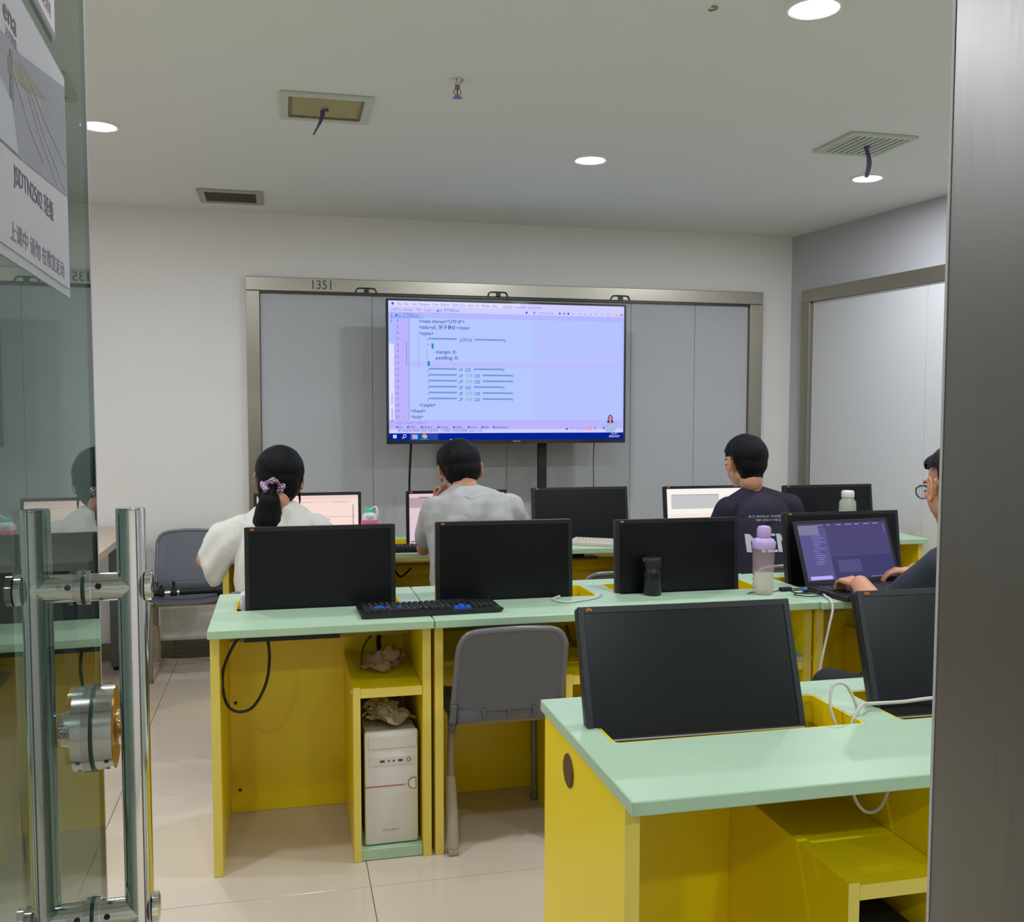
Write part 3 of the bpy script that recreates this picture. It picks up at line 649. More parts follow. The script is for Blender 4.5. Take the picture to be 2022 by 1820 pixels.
# ------------------------------------------------------------ people
def eul(rx, ry, rz): return (Matrix.Rotation(rz, 3, 'Z') @ Matrix.Rotation(ry, 3, 'Y') @ Matrix.Rotation(rx, 3, 'X'))
def head_parts(c, R, s=1.0):
    """returns bmesh of a head, centre c, R 3x3 rotation, facing local +Y"""
    b = BM()
    def E(p, r, rot=None): sph(b, p, r, 20, 14, rot)
    E((0, -.012, .030), (.073, .092, .080)); E((0, .030, -.020), (.062, .062, .080)); E((0, .045, -.062), (.040, .040, .036))
    E((0, .072, -.088), (.018, .016, .014)); E((-.038, .0, -.058), (.022, .040, .030)); E((.038, .0, -.058), (.022, .040, .030))
    cap(b, (0, .088, .012), (0, .106, -.022), .009, .013); E((-.011, .096, -.026), (.008, .009, .007)); E((.011, .096, -.026), (.008, .009, .007))
    E((0, .078, .030), (.052, .014, .012)); E((0, .090, -.050), (.022, .009, .006)); E((0, .088, -.061), (.019, .009, .006))
    E((-.035, .068, -.012), (.018, .018, .016)); E((.035, .068, -.012), (.018, .018, .016))
    for sx in (-1, 1):
        rr = eul(0, sx*.12, -sx*.38)
        E((sx*.081, -.006, -.004), (.006, .016, .028), rr); E((sx*.080, .004, -.032), (.007, .009, .010), rr)
        pts = []
        for k_ in range(13):
            a = math.radians(48+k_*18.5); y_, z_ = -.006+.019*math.cos(a), -.004+.032*math.sin(a)
            pts.append((sx*(.087-.35*min(0, y_+.004)), y_, z_))
        chain(b, pts, .0046, 7)
    cap(b, (0, -.030, -.030), (0, -.045, -.085), .050, .050)
    b.transform(Matrix.Translation(c) @ R.to_4x4() @ Matrix.Scale(s, 4)); return b
def hand(b, wrist, d, n, side, curl=.5, s=1.0, thumb=.6):
    """d: direction from wrist to fingers, n: palm normal (palm faces n), side: +1 right hand / -1 left (thumb side = n x d * side)"""
    d = Vector(d).normalized(); n = Vector(n); n = (n-d*n.dot(d)).normalized(); t = n.cross(d)*(-side)
    wrist = Vector(wrist)
    def P(x, y, z): return wrist+(t*x+d*y+n*z)*s
    for x in (-.026, -.009, .009, .026): chain(b, [P(x*.6, .0, 0), P(x, .074, -.002)], [.013*s, .0105*s], 8)
    sph(b, P(0, .04, .004), .022*s, 10, 8)
    for x, L, r in ((.028, .066, .0083), (.010, .074, .0085), (-.009, .069, .0082), (-.027, .054, .0072)):
        a = 0; p = Vector((x, .076, -.002)); pts = [P(*p)]
        for k, f in enumerate((.42, .33, .25)):
            a += curl*(.55, .75, .6)[k]
            p = p+Vector((x*.06, math.cos(a), math.sin(a)))*L*f; pts.append(P(*p))
        chain(b, pts, [r*s, r*s*.97, r*s*.92, r*s*.8], 8)
    pts = [P(.020, .018, .006), P(.040, .042, .014*(1+thumb)), P(.046, .066, .020*(1+thumb)), P(.042, .088, .026*(1+thumb))]
    chain(b, pts, [.014*s, .011*s, .0095*s, .008*s], 8)
def person(label, J, shirt, pants, s=.93, voxel=.006, hs=1.04, armk=1.0):
    """J: joints in world space"""
    V = {k: Vector(v) for k, v in J.items() if k not in ('headrot', 'hands')}
    HR = eul(*J['headrot'])
    hips = (V['hipL']+V['hipR'])/2
    t = thing('person', label, 'person', (hips.x, hips.y, 0)); inv = Matrix.Translation((-hips.x, -hips.y, 0))
    b = head_parts(V['head'], HR, hs)
    nk = V['neck']; cap(b, nk, V['head']+HR @ Vector((0, -.03, -.06))*s, .052*s, .048*s)
    chest = V['chest']; 
    cap(b, V['shL']*.7+nk*.3-Vector((0, 0, .02)), V['shR']*.7+nk*.3-Vector((0, 0, .02)), .050*s)
    sph(b, chest, (.135*s, .085*s, .13*s)); cap(b, chest, hips+Vector((0, 0, .04)), .105*s, .115*s); sph(b, hips, (.15*s, .11*s, .09*s))
    for q in 'LR':
        chain(b, [V['sh'+q], V['el'+q], V['wr'+q]], [.046*s, .036*s*armk, .026*s*armk])
        cap(b, V['sh'+q], nk-Vector((0, 0, .03)), .042*s, .042*s)
        chain(b, [V['hip'+q], V['kn'+q], V['an'+q]], [.078*s, .052*s, .036*s])
        f = V['an'+q]; cap(b, f, f+Vector((0, .12, -.045))*s, .032*s, .026*s)
        hd = J['hands'][q]; hand(b, V['wr'+q], hd[0], hd[1], 1 if q == 'R' else -1, hd[2], s)
    b = blob(b, voxel, 3); b.transform(inv); body = obj('body', b, mSKIN, t, 180)
    # eyes, brows, mouth
    e = BM(); br = BM(); mo = BM(); HM = inv @ Matrix.Translation(V['head']) @ HR.to_4x4() @ Matrix.Scale(hs, 4)
    for sx in (-1, 1):
        e2 = BM(); sph(e2, (sx*.032, .0835, .000), (.013, .006, .006), 14, 10); merge(e, e2)
        chain(br, [(sx*.016, .090, .022), (sx*.032, .088, .027), (sx*.048, .078, .023)], [.0026, .003, .002], 6)
    sph(mo, (0, .0985, -.0555), (.019, .003, .0035), 14, 8)
    for bm_, nm, m_ in ((e, 'eyes', mat('eye_dark', (40, 30, 28), .2)), (br, 'eyebrows', mHAIR), (mo, 'mouth', mat('lips', (176, 104, 92), .5))):
        bm_.transform(HM); obj(nm, bm_, m_, body, 60)
    # trousers and shoes
    b = BM(); sph(b, hips, (.165*s, .125*s, .105*s)); 
    for q in 'LR':
        chain(b, [V['hip'+q], V['kn'+q], V['an'+q]+Vector((0, 0, .03))], [.092*s, .066*s, .056*s])
    b = blob(b, .009, 3); b.transform(inv); obj('trousers', b, pants, t, 180)
    b = BM()
    for q in 'LR':
        f = V['an'+q]; z0 = f.z-.045
        chain(b, [f+Vector((0, -.02, -.015)), f+Vector((0, .03, -.025)), f+Vector((0, .14, -.04))*s], [.040, .040, .033])
    b = blob(b, .008, 3)
    for v in b.verts: v.co.z = max(v.co.z, .002)
    b.transform(inv); obj('shoes', b, mat('shoe_white', (200, 198, 194), .6), t, 60)
    return t, V, HR, inv, hips, hs
def wrinkle(b, amp=.006, sc=9, seed=0, dirv=(1, 1, 1)):
    b.normal_update()
    for v in b.verts:
        q = Vector((v.co.x*dirv[0], v.co.y*dirv[1], v.co.z*dirv[2]))*sc+Vector((seed, 0, 0))
        f = noise.noise(q)+.5*noise.noise(q*2.3)
        f2 = 1-abs(noise.noise(q*.8+Vector((5, 5, 5))))*2.2
        v.co += v.normal*amp*(f*.6+max(f2, -.5)*.7)
    return b
def clip_open(b, fn):
    dl = [f for f in b.faces if fn(f.calc_center_median())]
    bmesh.ops.delete(b, geom=dl, context='FACES'); return b
def hair_cap(V, HR, s, inv, parent, extra=(), name='hair', thick=1.06, amp=.004, front=.055, seed=3, side=-.022, drop=-.055, cut=True):
    b = BM(); k = thick
    sph(b, (0, -.014, .034), (.0795*k, .097*k, .084*k), 24, 16); sph(b, (0, -.045, -.005), (.068*k, .062*k, .070), 20, 14)
    sph(b, (0, .050, .075), (.056, .036, .030)); 
    for fn in extra: fn(b)
    b = blob(b, .0045, 3)
    # hairline: clear face, ears and below the nape
    def rem(c):
        x, y, z = c
        if not cut: return y > front and z < .048
        if y > front and z < .060: return True
        if y > -.034+.25*max(0, -.02-z) and z < side+(.02 if y > .02 else 0)+.035*(abs(x) > .05) : return True
        if z < drop-.35*(y+.06 if y > -.06 else 0)*-1*0-.002: return True
        return False
    clip_open(b, rem)
    for _ in range(5):
        bmesh.ops.smooth_vert(b, verts=[v for v in b.verts if v.is_boundary], factor=.5, use_axis_x=True, use_axis_y=True, use_axis_z=True)
    b.normal_update()
    for v in b.verts:
        q = Vector((v.co.x*26, v.co.y*26, v.co.z*7))+Vector((seed, 0, 0))
        v.co += v.normal*amp*(noise.noise(q)+.5*noise.noise(q*2.5)+.3)
    b.transform(inv @ Matrix.Translation(V['head']) @ HR.to_4x4() @ Matrix.Scale(s, 4))
    return obj(name, b, mHAIR, parent, 180)
SAPP = {}
SLEEVE = [((-.125, 3.965, .945), (-.150, 3.965, .84), .045), ((-.150, 3.965, .962), (-.170, 3.965, .815), .062), ((-.195, 3.97, .962), (-.205, 3.97, .788), .074), ((-.242, 3.98, .946), (-.222, 3.98, .758), .077), ((-.283, 3.99, .910), (-.242, 3.99, .721), .076), ((-.314, 4.0, .859), (-.263, 4.0, .694), .074), ((-.336, 4.005, .821), (-.281, 4.005, .695), .070)]
# --- girl in white
mWSH = mat('white_cotton', (222, 220, 210), .85, var=.02, bump=.55, bscale=7, bdist=.03, distort=.3, bdetail=.6, stretch=(1.4, 1.2, .7))
G = dict(head=(-.018, 4.02, 1.105), headrot=(-.28, .06, -.10), neck=(-.015, 3.985, .99), chest=(-.03, 3.955, .855),
         shL=(-.155, 3.965, .905), shR=(.108, 3.965, .905), elL=(-.316, 4.05, .785), wrL=(-.17, 4.235, .800), elR=(.22, 4.08, .77), wrR=(.12, 4.25, .80),
         hipL=(-.11, 3.93, .50), hipR=(.04, 3.93, .50), knL=(-.12, 4.28, .49), knR=(.06, 4.28, .49), anL=(-.12, 4.24, .085), anR=(.06, 4.24, .085),
         hands={'L': ((.6, .8, -.15), (0, 0, -1), .5), 'R': ((-.3, .9, -.15), (0, 0, -1), .5)})
t, V, HR, inv, hips, s = person('girl with black ponytail and white T-shirt sitting at the far desk', G, None, mat('dark_trousers', (40, 42, 50), .8))
b = BM(); ch_ = V['chest']; 
cap(b, V['neck']+Vector((-.035, -.01, -.02)), V['shL']+Vector((.01, 0, -.012)), .050, .066); cap(b, V['neck']+Vector((.035, -.01, -.02)), V['shR']+Vector((-.01, 0, -.012)), .050, .062)
sph(b, ch_, (.168, .11, .15)); cap(b, ch_+Vector((-.04, 0, -.03)), hips+Vector((-.02, -.01, .06)), .125, .132); cap(b, ch_+Vector((.04, 0, -.03)), hips+Vector((.04, -.01, .06)), .125, .132)
chain(b, [V['shL'], V['shL'].lerp(V['elL'], .25)], [.064, .066])
chain(b, [V['shR'], V['shR'].lerp(V['elR'], .8)], [.062, .070])
b = wrinkle(blob(b, .006, 6), .013, 11, 2, (1.3, 1, .45)); b.transform(inv); wsh = obj('white_shirt', b, mWSH, t, 180)
b = BM(); PR = SLEEVE; rings = []; ns = 28
for k_, (a_, c_, ry) in enumerate(PR):
    a_, c_ = Vector(a_), Vector(c_); mid = (a_+c_)/2; h_ = (a_-c_)/2; row = []
    for q_ in range(ns):
        an = 2*PI*q_/ns; f_ = k_/(len(PR)-1)
        p_ = mid+h_*math.cos(an)+Vector((0, 1, 0))*ry*math.sin(an)*(1+.10*f_*math.sin(3*an+1)+.06*f_*math.sin(7*an))
        p_ += Vector((-.25, 0, -.9)).normalized()*(.010*f_*math.sin(2*an+.6))
        row.append(b.verts.new(p_))
    rings.append(row)
for k_ in range(len(PR)-1):
    for q_ in range(ns): b.faces.new([rings[k_][q_], rings[k_][(q_+1) % ns], rings[k_+1][(q_+1) % ns], rings[k_+1][q_]])
bmesh.ops.recalc_face_normals(b, faces=b.faces[:])
bmesh.ops.subdivide_edges(b, edges=b.edges[:], cuts=2, smooth=1.0, use_grid_fill=True)
bmesh.ops.solidify(b, geom=b.faces[:], thickness=.0035)
b = wrinkle(b, .010, 13, 5, (1.2, 1, .45)); b.transform(inv); obj('loose_sleeve', b, mWSH, wsh, 180)
def pony(b): pass
def nape(b): sph(b, (0, -.035, -.035), (.080, .060, .070)); sph(b, (0, -.01, .0), (.088, .085, .080))
h = hair_cap(V, HR, s, inv, t, extra=(nape,), thick=1.17, amp=.0015, side=-.10, drop=-.105, front=.06, seed=1, cut=False)
# ponytail and side strands in world space
b = BM(); bk = V['head']+Vector((-.030, -.105, -.030))
chain(b, [bk, bk+Vector((-.008, -.014, -.05)), bk+Vector((-.018, -.008, -.12)), bk+Vector((-.026, .0, -.20)), bk+Vector((-.028, .003, -.28))], [.027, .044, .058, .060, .042])
b = blob(b, .006, 3)
for v in b.verts:
    q = Vector((v.co.x*70, v.co.y*70, v.co.z*5)); v.co += v.normal*.004*noise.noise(q)
    if v.co.z < bk.z-.2: v.co.z += .02*noise.noise(q*2)
b.transform(inv); obj('ponytail', b, mHAIR, h, 180)
b = BM()
for dx, dz, L in ((.075, -.055, .085), (.078, -.045, .07), (-.082, -.06, .09), (-.078, -.06, .075), (-.07, -.075, .05), (-.062, -.055, .10)):
    p0 = V['head']+Vector((dx, -.01, dz)); chain(b, [p0, p0+Vector((.003, -.003, -L*.5)), p0+Vector((-.002, 0, -L))], [.003, .002, .0008], 5)
b.transform(inv); obj('hair_strand', b, mHAIR, h)
b = BM(); c0 = bk+Vector((.006, -.004, .012))
for i in range(16):
    a = i/16*2*PI; rr = .030+.007*math.sin(5*a)
    p = c0+Vector((rr*1.25*math.cos(a), -.010+.016*math.sin(a*3), rr*math.sin(a)*.72+.003*math.sin(7*a))); sph(b, p, .012+.003*math.sin(9*a), 8, 6)
b = blob(b, .004, 2); b.transform(inv)
mS = bpy.data.materials.new('checked_scrunchie'); mS.use_nodes = True; nt = mS.node_tree
ck = nt.nodes.new('ShaderNodeTexChecker'); ck.inputs['Scale'].default_value = 130; ck.inputs['Color1'].default_value = (*lin((214, 176, 206)), 1); ck.inputs['Color2'].default_value = (*lin((38, 34, 48)), 1)
tcn = nt.nodes.new('ShaderNodeTexCoord'); nt.links.new(tcn.outputs['Object'], ck.inputs['Vector']); nt.links.new(ck.outputs[0], nt.nodes['Principled BSDF'].inputs['Base Color'])
sc_ = obj('scrunchie', b, mS, h, 180); sc_['label'] = 'pink and black checked scrunchie'

# --- man in grey
mGSH = mat('grey_marl_cotton', (176, 176, 174), .9, var=.12, scale=160, bump=.55, bscale=7, bdist=.03, distort=.3, bdetail=.6, stretch=(1.4, 1.2, .7))
G = dict(head=(.737, 4.12, 1.125), headrot=(-.36, -.10, .05), neck=(.745, 4.045, 1.045), chest=(.765, 3.99, .915),
         shL=(.620, 4.01, .965), shR=(.925, 4.00, .965), elL=(.585, 4.16, .79), wrL=(.655, 4.24, .98), elR=(1.02, 4.17, .785), wrR=(.90, 4.36, .785),
         hipL=(.68, 3.90, .50), hipR=(.83, 3.90, .50), knL=(.66, 4.27, .49), knR=(.85, 4.27, .49), anL=(.66, 4.24, .085), anR=(.85, 4.24, .085),
         hands={'L': ((.1, -.25, .75), (.5, -.6, 0), 1.6), 'R': ((-.3, .9, -.1), (0, 0, -1), .5)})
t, V, HR, inv, hips, s = person('man with short black hair and grey T-shirt leaning on his left hand', G, None, mat('grey_trousers', (90, 92, 98), .8))
b = BM(); ch_ = V['chest']
cap(b, V['neck']+Vector((-.03, -.012, -.025)), V['shL']+Vector((.0, -.005, -.015)), .054, .064); cap(b, V['neck']+Vector((.03, -.012, -.025)), V['shR']+Vector((0, -.005, -.012)), .054, .068)
sph(b, ch_, (.200, .12, .15)); cap(b, ch_+Vector((-.06, 0, -.02)), hips+Vector((-.05, 0, .06)), .125, .12); cap(b, ch_+Vector((.06, 0, -.02)), hips+Vector((.05, 0, .06)), .13, .125)
chain(b, [V['shL'], V['shL'].lerp(V['elL'], .4), V['shL'].lerp(V['elL'], .66)], [.064, .060, .055]); chain(b, [V['shR'], V['shR'].lerp(V['elR'], .45), V['shR'].lerp(V['elR'], .75)], [.066, .064, .056])
b = wrinkle(blob(b, .006, 5), .012, 11, 9, (1, 1, .7)); b.transform(inv); so = obj('grey_shirt', b, mGSH, t, 180)
b = BM(); c0 = V['neck']+Vector((0, -.004, .0))
tube(b, [c0+Vector((.063*math.cos(a), .055*math.sin(a), -.012+.012*math.sin(a))) for a in [i/16*2*PI for i in range(17)]], .007, 8, n=2)
b.transform(inv); obj('collar', b, mat('grey_rib', (138, 140, 142), .9), so, 60)
bvh = BVHTree.FromObject(so, bpy.context.evaluated_depsgraph_get()) if False else None
def bvh_of(o):
    me = o.data; return BVHTree.FromPolygons([v.co.copy() for v in me.vertices], [tuple(p.vertices) for p in me.polygons])
T = bvh_of(so); b = BM(); pts = []
for x, z in ((.722, 1.036), (.745, 1.026), (.762, 1.029), (.795, 1.040)):
    p = inv @ Vector((x, 3.0, z)); r = T.ray_cast(p, Vector((0, 1, 0)))
    if r[0] is not None: pts.append(r[0]+Vector((0, -.001, 0)))
if len(pts) > 2: obj('neck_stitch', tube(b, pts, .0018, 6), mat('stitch_white', (225, 225, 225), .7), so)
hair_cap(V, HR, s, inv, t, thick=1.14, amp=.006, side=-.006, drop=-.068, seed=11)

# --- young man in navy
mNSH = mat('navy_cotton', (30, 26, 46), .85, var=.1, scale=60, bump=.55, bscale=7, bdist=.03, distort=.3, bdetail=.6, stretch=(1.4, 1.2, .7))
G = dict(head=(2.112, 4.205, 1.138), headrot=(-.16, .04, .16), neck=(2.135, 4.165, 1.015), chest=(2.150, 4.125, .86),
         shL=(2.000, 4.135, .925), shR=(2.305, 4.125, .935), elL=(1.96, 4.19, .775), wrL=(2.03, 4.33, .79), elR=(2.37, 4.17, .775), wrR=(2.25, 4.33, .79),
         hipL=(2.08, 4.03, .50), hipR=(2.23, 4.03, .50), knL=(2.06, 4.36, .49), knR=(2.24, 4.36, .49), anL=(2.06, 4.33, .085), anR=(2.24, 4.33, .085),
         hands={'L': ((.2, .9, -.1), (0, 0, -1), .5), 'R': ((-.2, .9, -.1), (0, 0, -1), .5)})
t, V, HR, inv, hips, s = person('young man with short black hair and navy T-shirt with pale lettering', G, None, mat('dark_trousers', (40, 42, 50)))
b = BM(); ch_ = V['chest']
cap(b, V['neck']+Vector((-.03, -.01, -.03)), V['shL']+Vector((0, 0, -.015)), .050, .062); cap(b, V['neck']+Vector((.03, -.01, -.03)), V['shR']+Vector((0, 0, -.012)), .050, .062)
sph(b, ch_, (.172, .105, .15)); cap(b, ch_+Vector((-.05, 0, -.02)), hips+Vector((-.05, 0, .06)), .115, .12); cap(b, ch_+Vector((.05, 0, -.02)), hips+Vector((.05, 0, .06)), .115, .12)
for q in 'LR': chain(b, [V['sh'+q], V['sh'+q].lerp(V['el'+q], .5), V['sh'+q].lerp(V['el'+q], .9)], [.062, .060, .058])
b = wrinkle(blob(b, .006, 5), .004, 9, 4, (1, 1, .6)); b.transform(inv); so = obj('navy_shirt', b, mNSH, t, 180)
b = BM(); c0 = V['neck']
tube(b, [c0+Vector((.060*math.cos(a), .052*math.sin(a), -.014+.010*math.sin(a))) for a in [i/16*2*PI for i in range(17)]], .007, 8, n=2)
b.transform(inv); obj('collar', b, mat('navy_rib', (24, 26, 50), .9), so, 60)
T = bvh_of(so)
def print_on(s_, x0, z0, h, wd, m_, nm, bold=0, cuts=2):
    b = text_bm(s_, h, wd)
    for dx_ in ((-bold, bold) if bold else ()):
        b2 = text_bm(s_, h, wd); merge(b, b2, Matrix.Translation((dx_, 0, .0002*(1 if dx_ > 0 else -1))))
    bmesh.ops.triangulate(b, faces=b.faces[:]); bmesh.ops.subdivide_edges(b, edges=b.edges[:], cuts=cuts)
    b.transform(Matrix.Translation((x0, 3.0, z0)) @ UPR); b.transform(inv)
    for v in b.verts:
        r = T.ray_cast(v.co, Vector((0, 1, 0)))
        if r[0] is not None: v.co = r[0]+Vector((0, -.0025, 0))
    return obj(nm, b, m_, so)
mLET = mat('pale_print', (188, 196, 198), .7)
print_on('MEN', 2.032, .748, .082, .215, mLET, 'large_lettering', bold=.004, cuts=3)
print_on('A C WORLD TRANSPORT', 2.055, .900, .010, .19, mLET, 'small_lettering')
print_on('OF CREATIVE LIVE', 2.085, .884, .010, .14, mLET, 'small_lettering')
hair_cap(V, HR, s, inv, t, extra=(lambda b: sph(b, (0, -.050, -.050), (.056, .044, .056)),), thick=1.15, amp=.003, side=-.008, drop=-.100, seed=21)

# --- man with glasses at the laptop
mTSH = mat('dark_teal_cotton', (38, 48, 62), .8, var=.12, scale=30, bump=.55, bscale=7, bdist=.03, distort=.3, bdetail=.6, stretch=(1.4, 1.2, .7))
G = dict(head=(1.908, 2.455, 1.160), headrot=(-.20, .03, -.03), neck=(1.945, 2.40, 1.00), chest=(1.97, 2.35, .87),
         shL=(1.815, 2.365, .945), shR=(2.115, 2.43, .945), elL=(1.775, 2.60, .760), wrL=(1.868, 2.865, .806), elR=(2.26, 2.72, .80), wrR=(2.220, 3.060, .806),
         hipL=(1.87, 2.33, .48), hipR=(2.02, 2.38, .48), knL=(1.64, 2.66, .53), knR=(1.85, 2.74, .50), anL=(1.66, 2.68, .085), anR=(1.88, 2.76, .085),
         hands={'L': ((-.12, .95, .06), (.1, 0, -1), .85), 'R': ((-.88, .40, -.02), (0, 0, -1), .6)})
t, V, HR, inv, hips, s = person('man with glasses and dark navy shirt typing on the laptop, partly behind the jamb', G, None, mat('black_trousers', (24, 24, 28), .8), voxel=.0045, armk=1.28)
b = BM(); ch_ = V['chest']; RZ = eul(0, 0, .30)
cap(b, V['neck']+Vector((-.03, -.01, -.035)), V['shL']+Vector((.01, 0, -.015)), .050, .062); cap(b, V['neck']+Vector((.03, 0, -.035)), V['shR']+Vector((-.01, 0, -.012)), .050, .062)
sph(b, ch_, (.165, .115, .15), rot=RZ); cap(b, ch_, hips+Vector((0, 0, .06)), .14, .135)
for q in 'LR': chain(b, [V['sh'+q], V['sh'+q].lerp(V['el'+q], .5), V['sh'+q].lerp(V['el'+q], .72)], [.062, .058, .056])
b = wrinkle(blob(b, .006, 4), .006, 10, 6, (1, 1, .6)); b.transform(inv); obj('dark_shirt', b, mTSH, t, 180)
hh = hair_cap(V, HR, s, inv, t, thick=1.07, amp=.003, side=.016, drop=-.050, seed=31)
HM = inv @ Matrix.Translation(V['head']) @ HR.to_4x4() @ Matrix.Scale(s, 4)
b = BM()
for sx in (-1, 1):
    cx = sx*.034
    tube(b, [(cx+.026*math.cos(a), .110-.010*abs(math.cos(a))*(1 if math.cos(a)*sx > 0 else 0), .001+.019*math.sin(a)) for a in [i/14*2*PI for i in range(15)]], .0016, 6, n=2)
    tube(b, [(cx+sx*.026, .100, .008), (sx*.078, .06, .010), (sx*.083, .0, .006), (sx*.080, -.016, -.008)], .0018, 6, n=3)
tube(b, [(-.010, .110, .004), (0, .114, .008), (.010, .110, .004)], .0016, 6)
b.transform(HM); gl = obj('glasses', b, mat('glasses_black', (16, 16, 24), .25), t, 60)
b = BM()
for sx in (-1, 1): cyl(b, (sx*.034, .1085, .001), (sx*.034, .1095, .001), .024, seg=20)
b.transform(HM); obj('lens', b, sheet_glass('lens_glass', (244, 248, 246), 0, 1.12), gl)

# ------------------------------------------------------------ laptop
lp = thing('laptop', 'open dark laptop showing a violet code editor on the middle-row desk', 'laptop', (1.990, 3.085, ZT), .10)
lp.scale = (1.17, .95, 1.06)
obj('base', bx(-.175, .175, -.235, .0, .002, .018, bev=.003), mBLKM, lp)
obj('palm_rest', bx(-.168, .168, -.23, -.155, .0182, .0188), mat('palmrest', (34, 34, 37), .5), lp)
kb = None
for r in range(5):
    for c in range(14):
        x = -.150+c*.0215; y = -.145+r*.026
        if kb is None:
            o = obj('keycap', bx(-.0085, .0085, -.0095, .0095, .0182, .0212, bev=.001, seg=1), mBLK, lp, loc=(x, y, 0)); kb = o.data
        else:
            o = bpy.data.objects.new('keycap', kb); C.objects.link(o); o.parent = lp; o.location = (x, y, 0)
LR = Matrix.Translation((0, .002, .016)) @ Matrix.Rotation(math.radians(-24), 4, 'X')
b = bx(-.175, .175, 0, .007, .0, .228, bev=.003); b.transform(LR); lid = obj('lid', b, mBLKM, lp)
LS = emit('laptop_screen', (78, 72, 116), 1)
b = bx(-.163, .163, -.0012, .0005, .016, .216); b.transform(LR); ls = obj('screen', b, LS, lp)
LT = {}
def lrect(c, x0, x1, z0, z1, lay=1):
    b = bx(-.163+x0*.326, -.163+x1*.326, -.0013-.0001*lay, -.0004, .016+z0*.2, .016+z1*.2); b.transform(LR); merge(LT.setdefault(c, BM()), b)
lrect('a', 0, .30, .0, .93); lrect('g', 0, .22, .80, .97, 2); lrect('d', .36, .62, .12, .34, 2); lrect('e', .30, 1, 0, .40, 1)
random.seed(3)
for i in range(14): lrect('c', .12+.012*(i % 3), .18+random.random()*.10, .28+i*.038, .292+i*.038, 4)
for i in range(7): lrect('c', .22+i*.105, .22+i*.105+.03+random.random()*.05, .955, .975, 4)
for i in range(5): lrect('c', .965, .978, .80+.03*i, .815+.03*i, 4)
lrect('w', .03, .27, .015, .075, 5); lrect('c', .70, .95, .02, .03, 4)
for c_, b in LT.items(): obj('screen_shapes', b, emit('lap_'+c_, {'a': (92, 88, 138), 'g': (128, 124, 156), 'd': (84, 80, 128), 'e': (68, 64, 108), 'c': (132, 126, 200), 'w': (186, 176, 250)}[c_], 1), ls)['kind'] = 'stuff'

# ------------------------------------------------------------ keyboards
def keyboard(label, loc, rz, blue=False, col=None, W=.445, D=.150, mk=None, tilt=0):
    t = thing('keyboard', label, 'keyboard', loc, rot=(tilt, 0, rz))
    m1 = col or mBLK
    b = bx(0, W, 0, D, .001, .014, bev=.004)
    prism(b2 := BM(), [(.02, .002), (.0, .008), (.0, .014), (W, .014), (W, .008), (W-.02, .002)], -.010, .004); merge(b, b2)
    obj('case', b, m1, t, 40)
    m2 = mk or mBLKM; mB = mat('blue_key', (8, 98, 214), .5)
    shared = {}
    def key(x, y, w_, mm):
        k = (round(w_, 4), mm.name)
        if k not in shared:
            bb = BM(); bv = bmesh.new(); bmesh.ops.create_cube(bv, size=1)
            for v in bv.verts:
                f = .78 if v.co.z > 0 else 1
                v.co = Vector((v.co.x*w_*f, v.co.y*.0155*f, .0185+v.co.z*.009))
            merge(bb, bv); o = obj('keycap', bb, mm, t, loc=(x, y, 0)); shared[k] = o.data
        else:
            o = bpy.data.objects.new('keycap', shared[k]); C.objects.link(o); o.parent = t; o.location = (x, y, 0)
    u = .0183; x0 = .012; leg = BM()
    for r in range(6):
        y = .016+r*.0192+(.004 if r == 5 else 0)
        if r == 0:
            x = x0
            for wd in (1.25, 1.25, 1.25, 6.2, 1.25, 1.25, 1.25, 1.25): key(x+wd*u/2, y, wd*u-.002, m2); x += wd*u
        else:
            first = {1: 2.2, 2: 1.7, 3: 1.45, 4: 1, 5: 1}[r]; x = x0; key(x+first*u/2, y, first*u-.002, m2); x += first*u
            end = x0+14.95*u; i = 0
            while x+u*1.6 < end:
                bl = blue and ((r == 2 and i in (0, 1, 2)) or (r == 3 and i == 1) or (r == 2 and i == 4))
                key(x+u/2, y, u-.002, mB if bl else m2); x += u; i += 1
            key((x+end)/2, y, end-x-.002, m2)
        nx = x0+15.25*u
        if r == 0:
            for i in range(3): key(nx+u*(i+.5), y, u-.002, mB if blue else m2)
        if r == 1: key(nx+u*1.5, y, u-.002, mB if blue else m2)
        if r in (3, 4, 5):
            for i in range(3): key(nx+u*(i+.5), y, u-.002, m2)
        nx += 3.3*u
        for i in range(14): box(leg, x0+u*(1.2+i)+.004, x0+u*(1.2+i)+.007, y+.001, y+.004, .0229, .0233)
        if nx+4*u < W+.004 and r < 5:
            for i in range(4): key(nx+u*(i+.5), y, u-.002, m2)
    obj('key_legends', leg, mat('legend_grey', (150, 150, 165), .6), t)['kind'] = 'stuff'
    return t
keyboard('black full-size keyboard with a few blue keys across the two middle desks', (.222, 2.952, ZT), .03, blue=True)
cable([(.545, 3.105, ZT+.012), (.55, 3.135, ZT+.006), (.50, 3.15, ZT+.004), (.42, 3.14, ZT+.004), (.40, 3.12, ZT+.008)], .0022, mBCAB, 'thin black keyboard cord looping behind the blue-keyed keyboard')
keyboard('black keyboard on the far desk beside the grey-shirted man', (.40, 4.318, ZT), -.03)
keyboard('beige keyboard with dark underside lying askew on the far desk', (1.30, 4.40, ZT), -.55, col=mat('beige_plastic', (206, 198, 182), .5), mk=mat('beige_key', (216, 208, 192), .5), W=.33, D=.12)

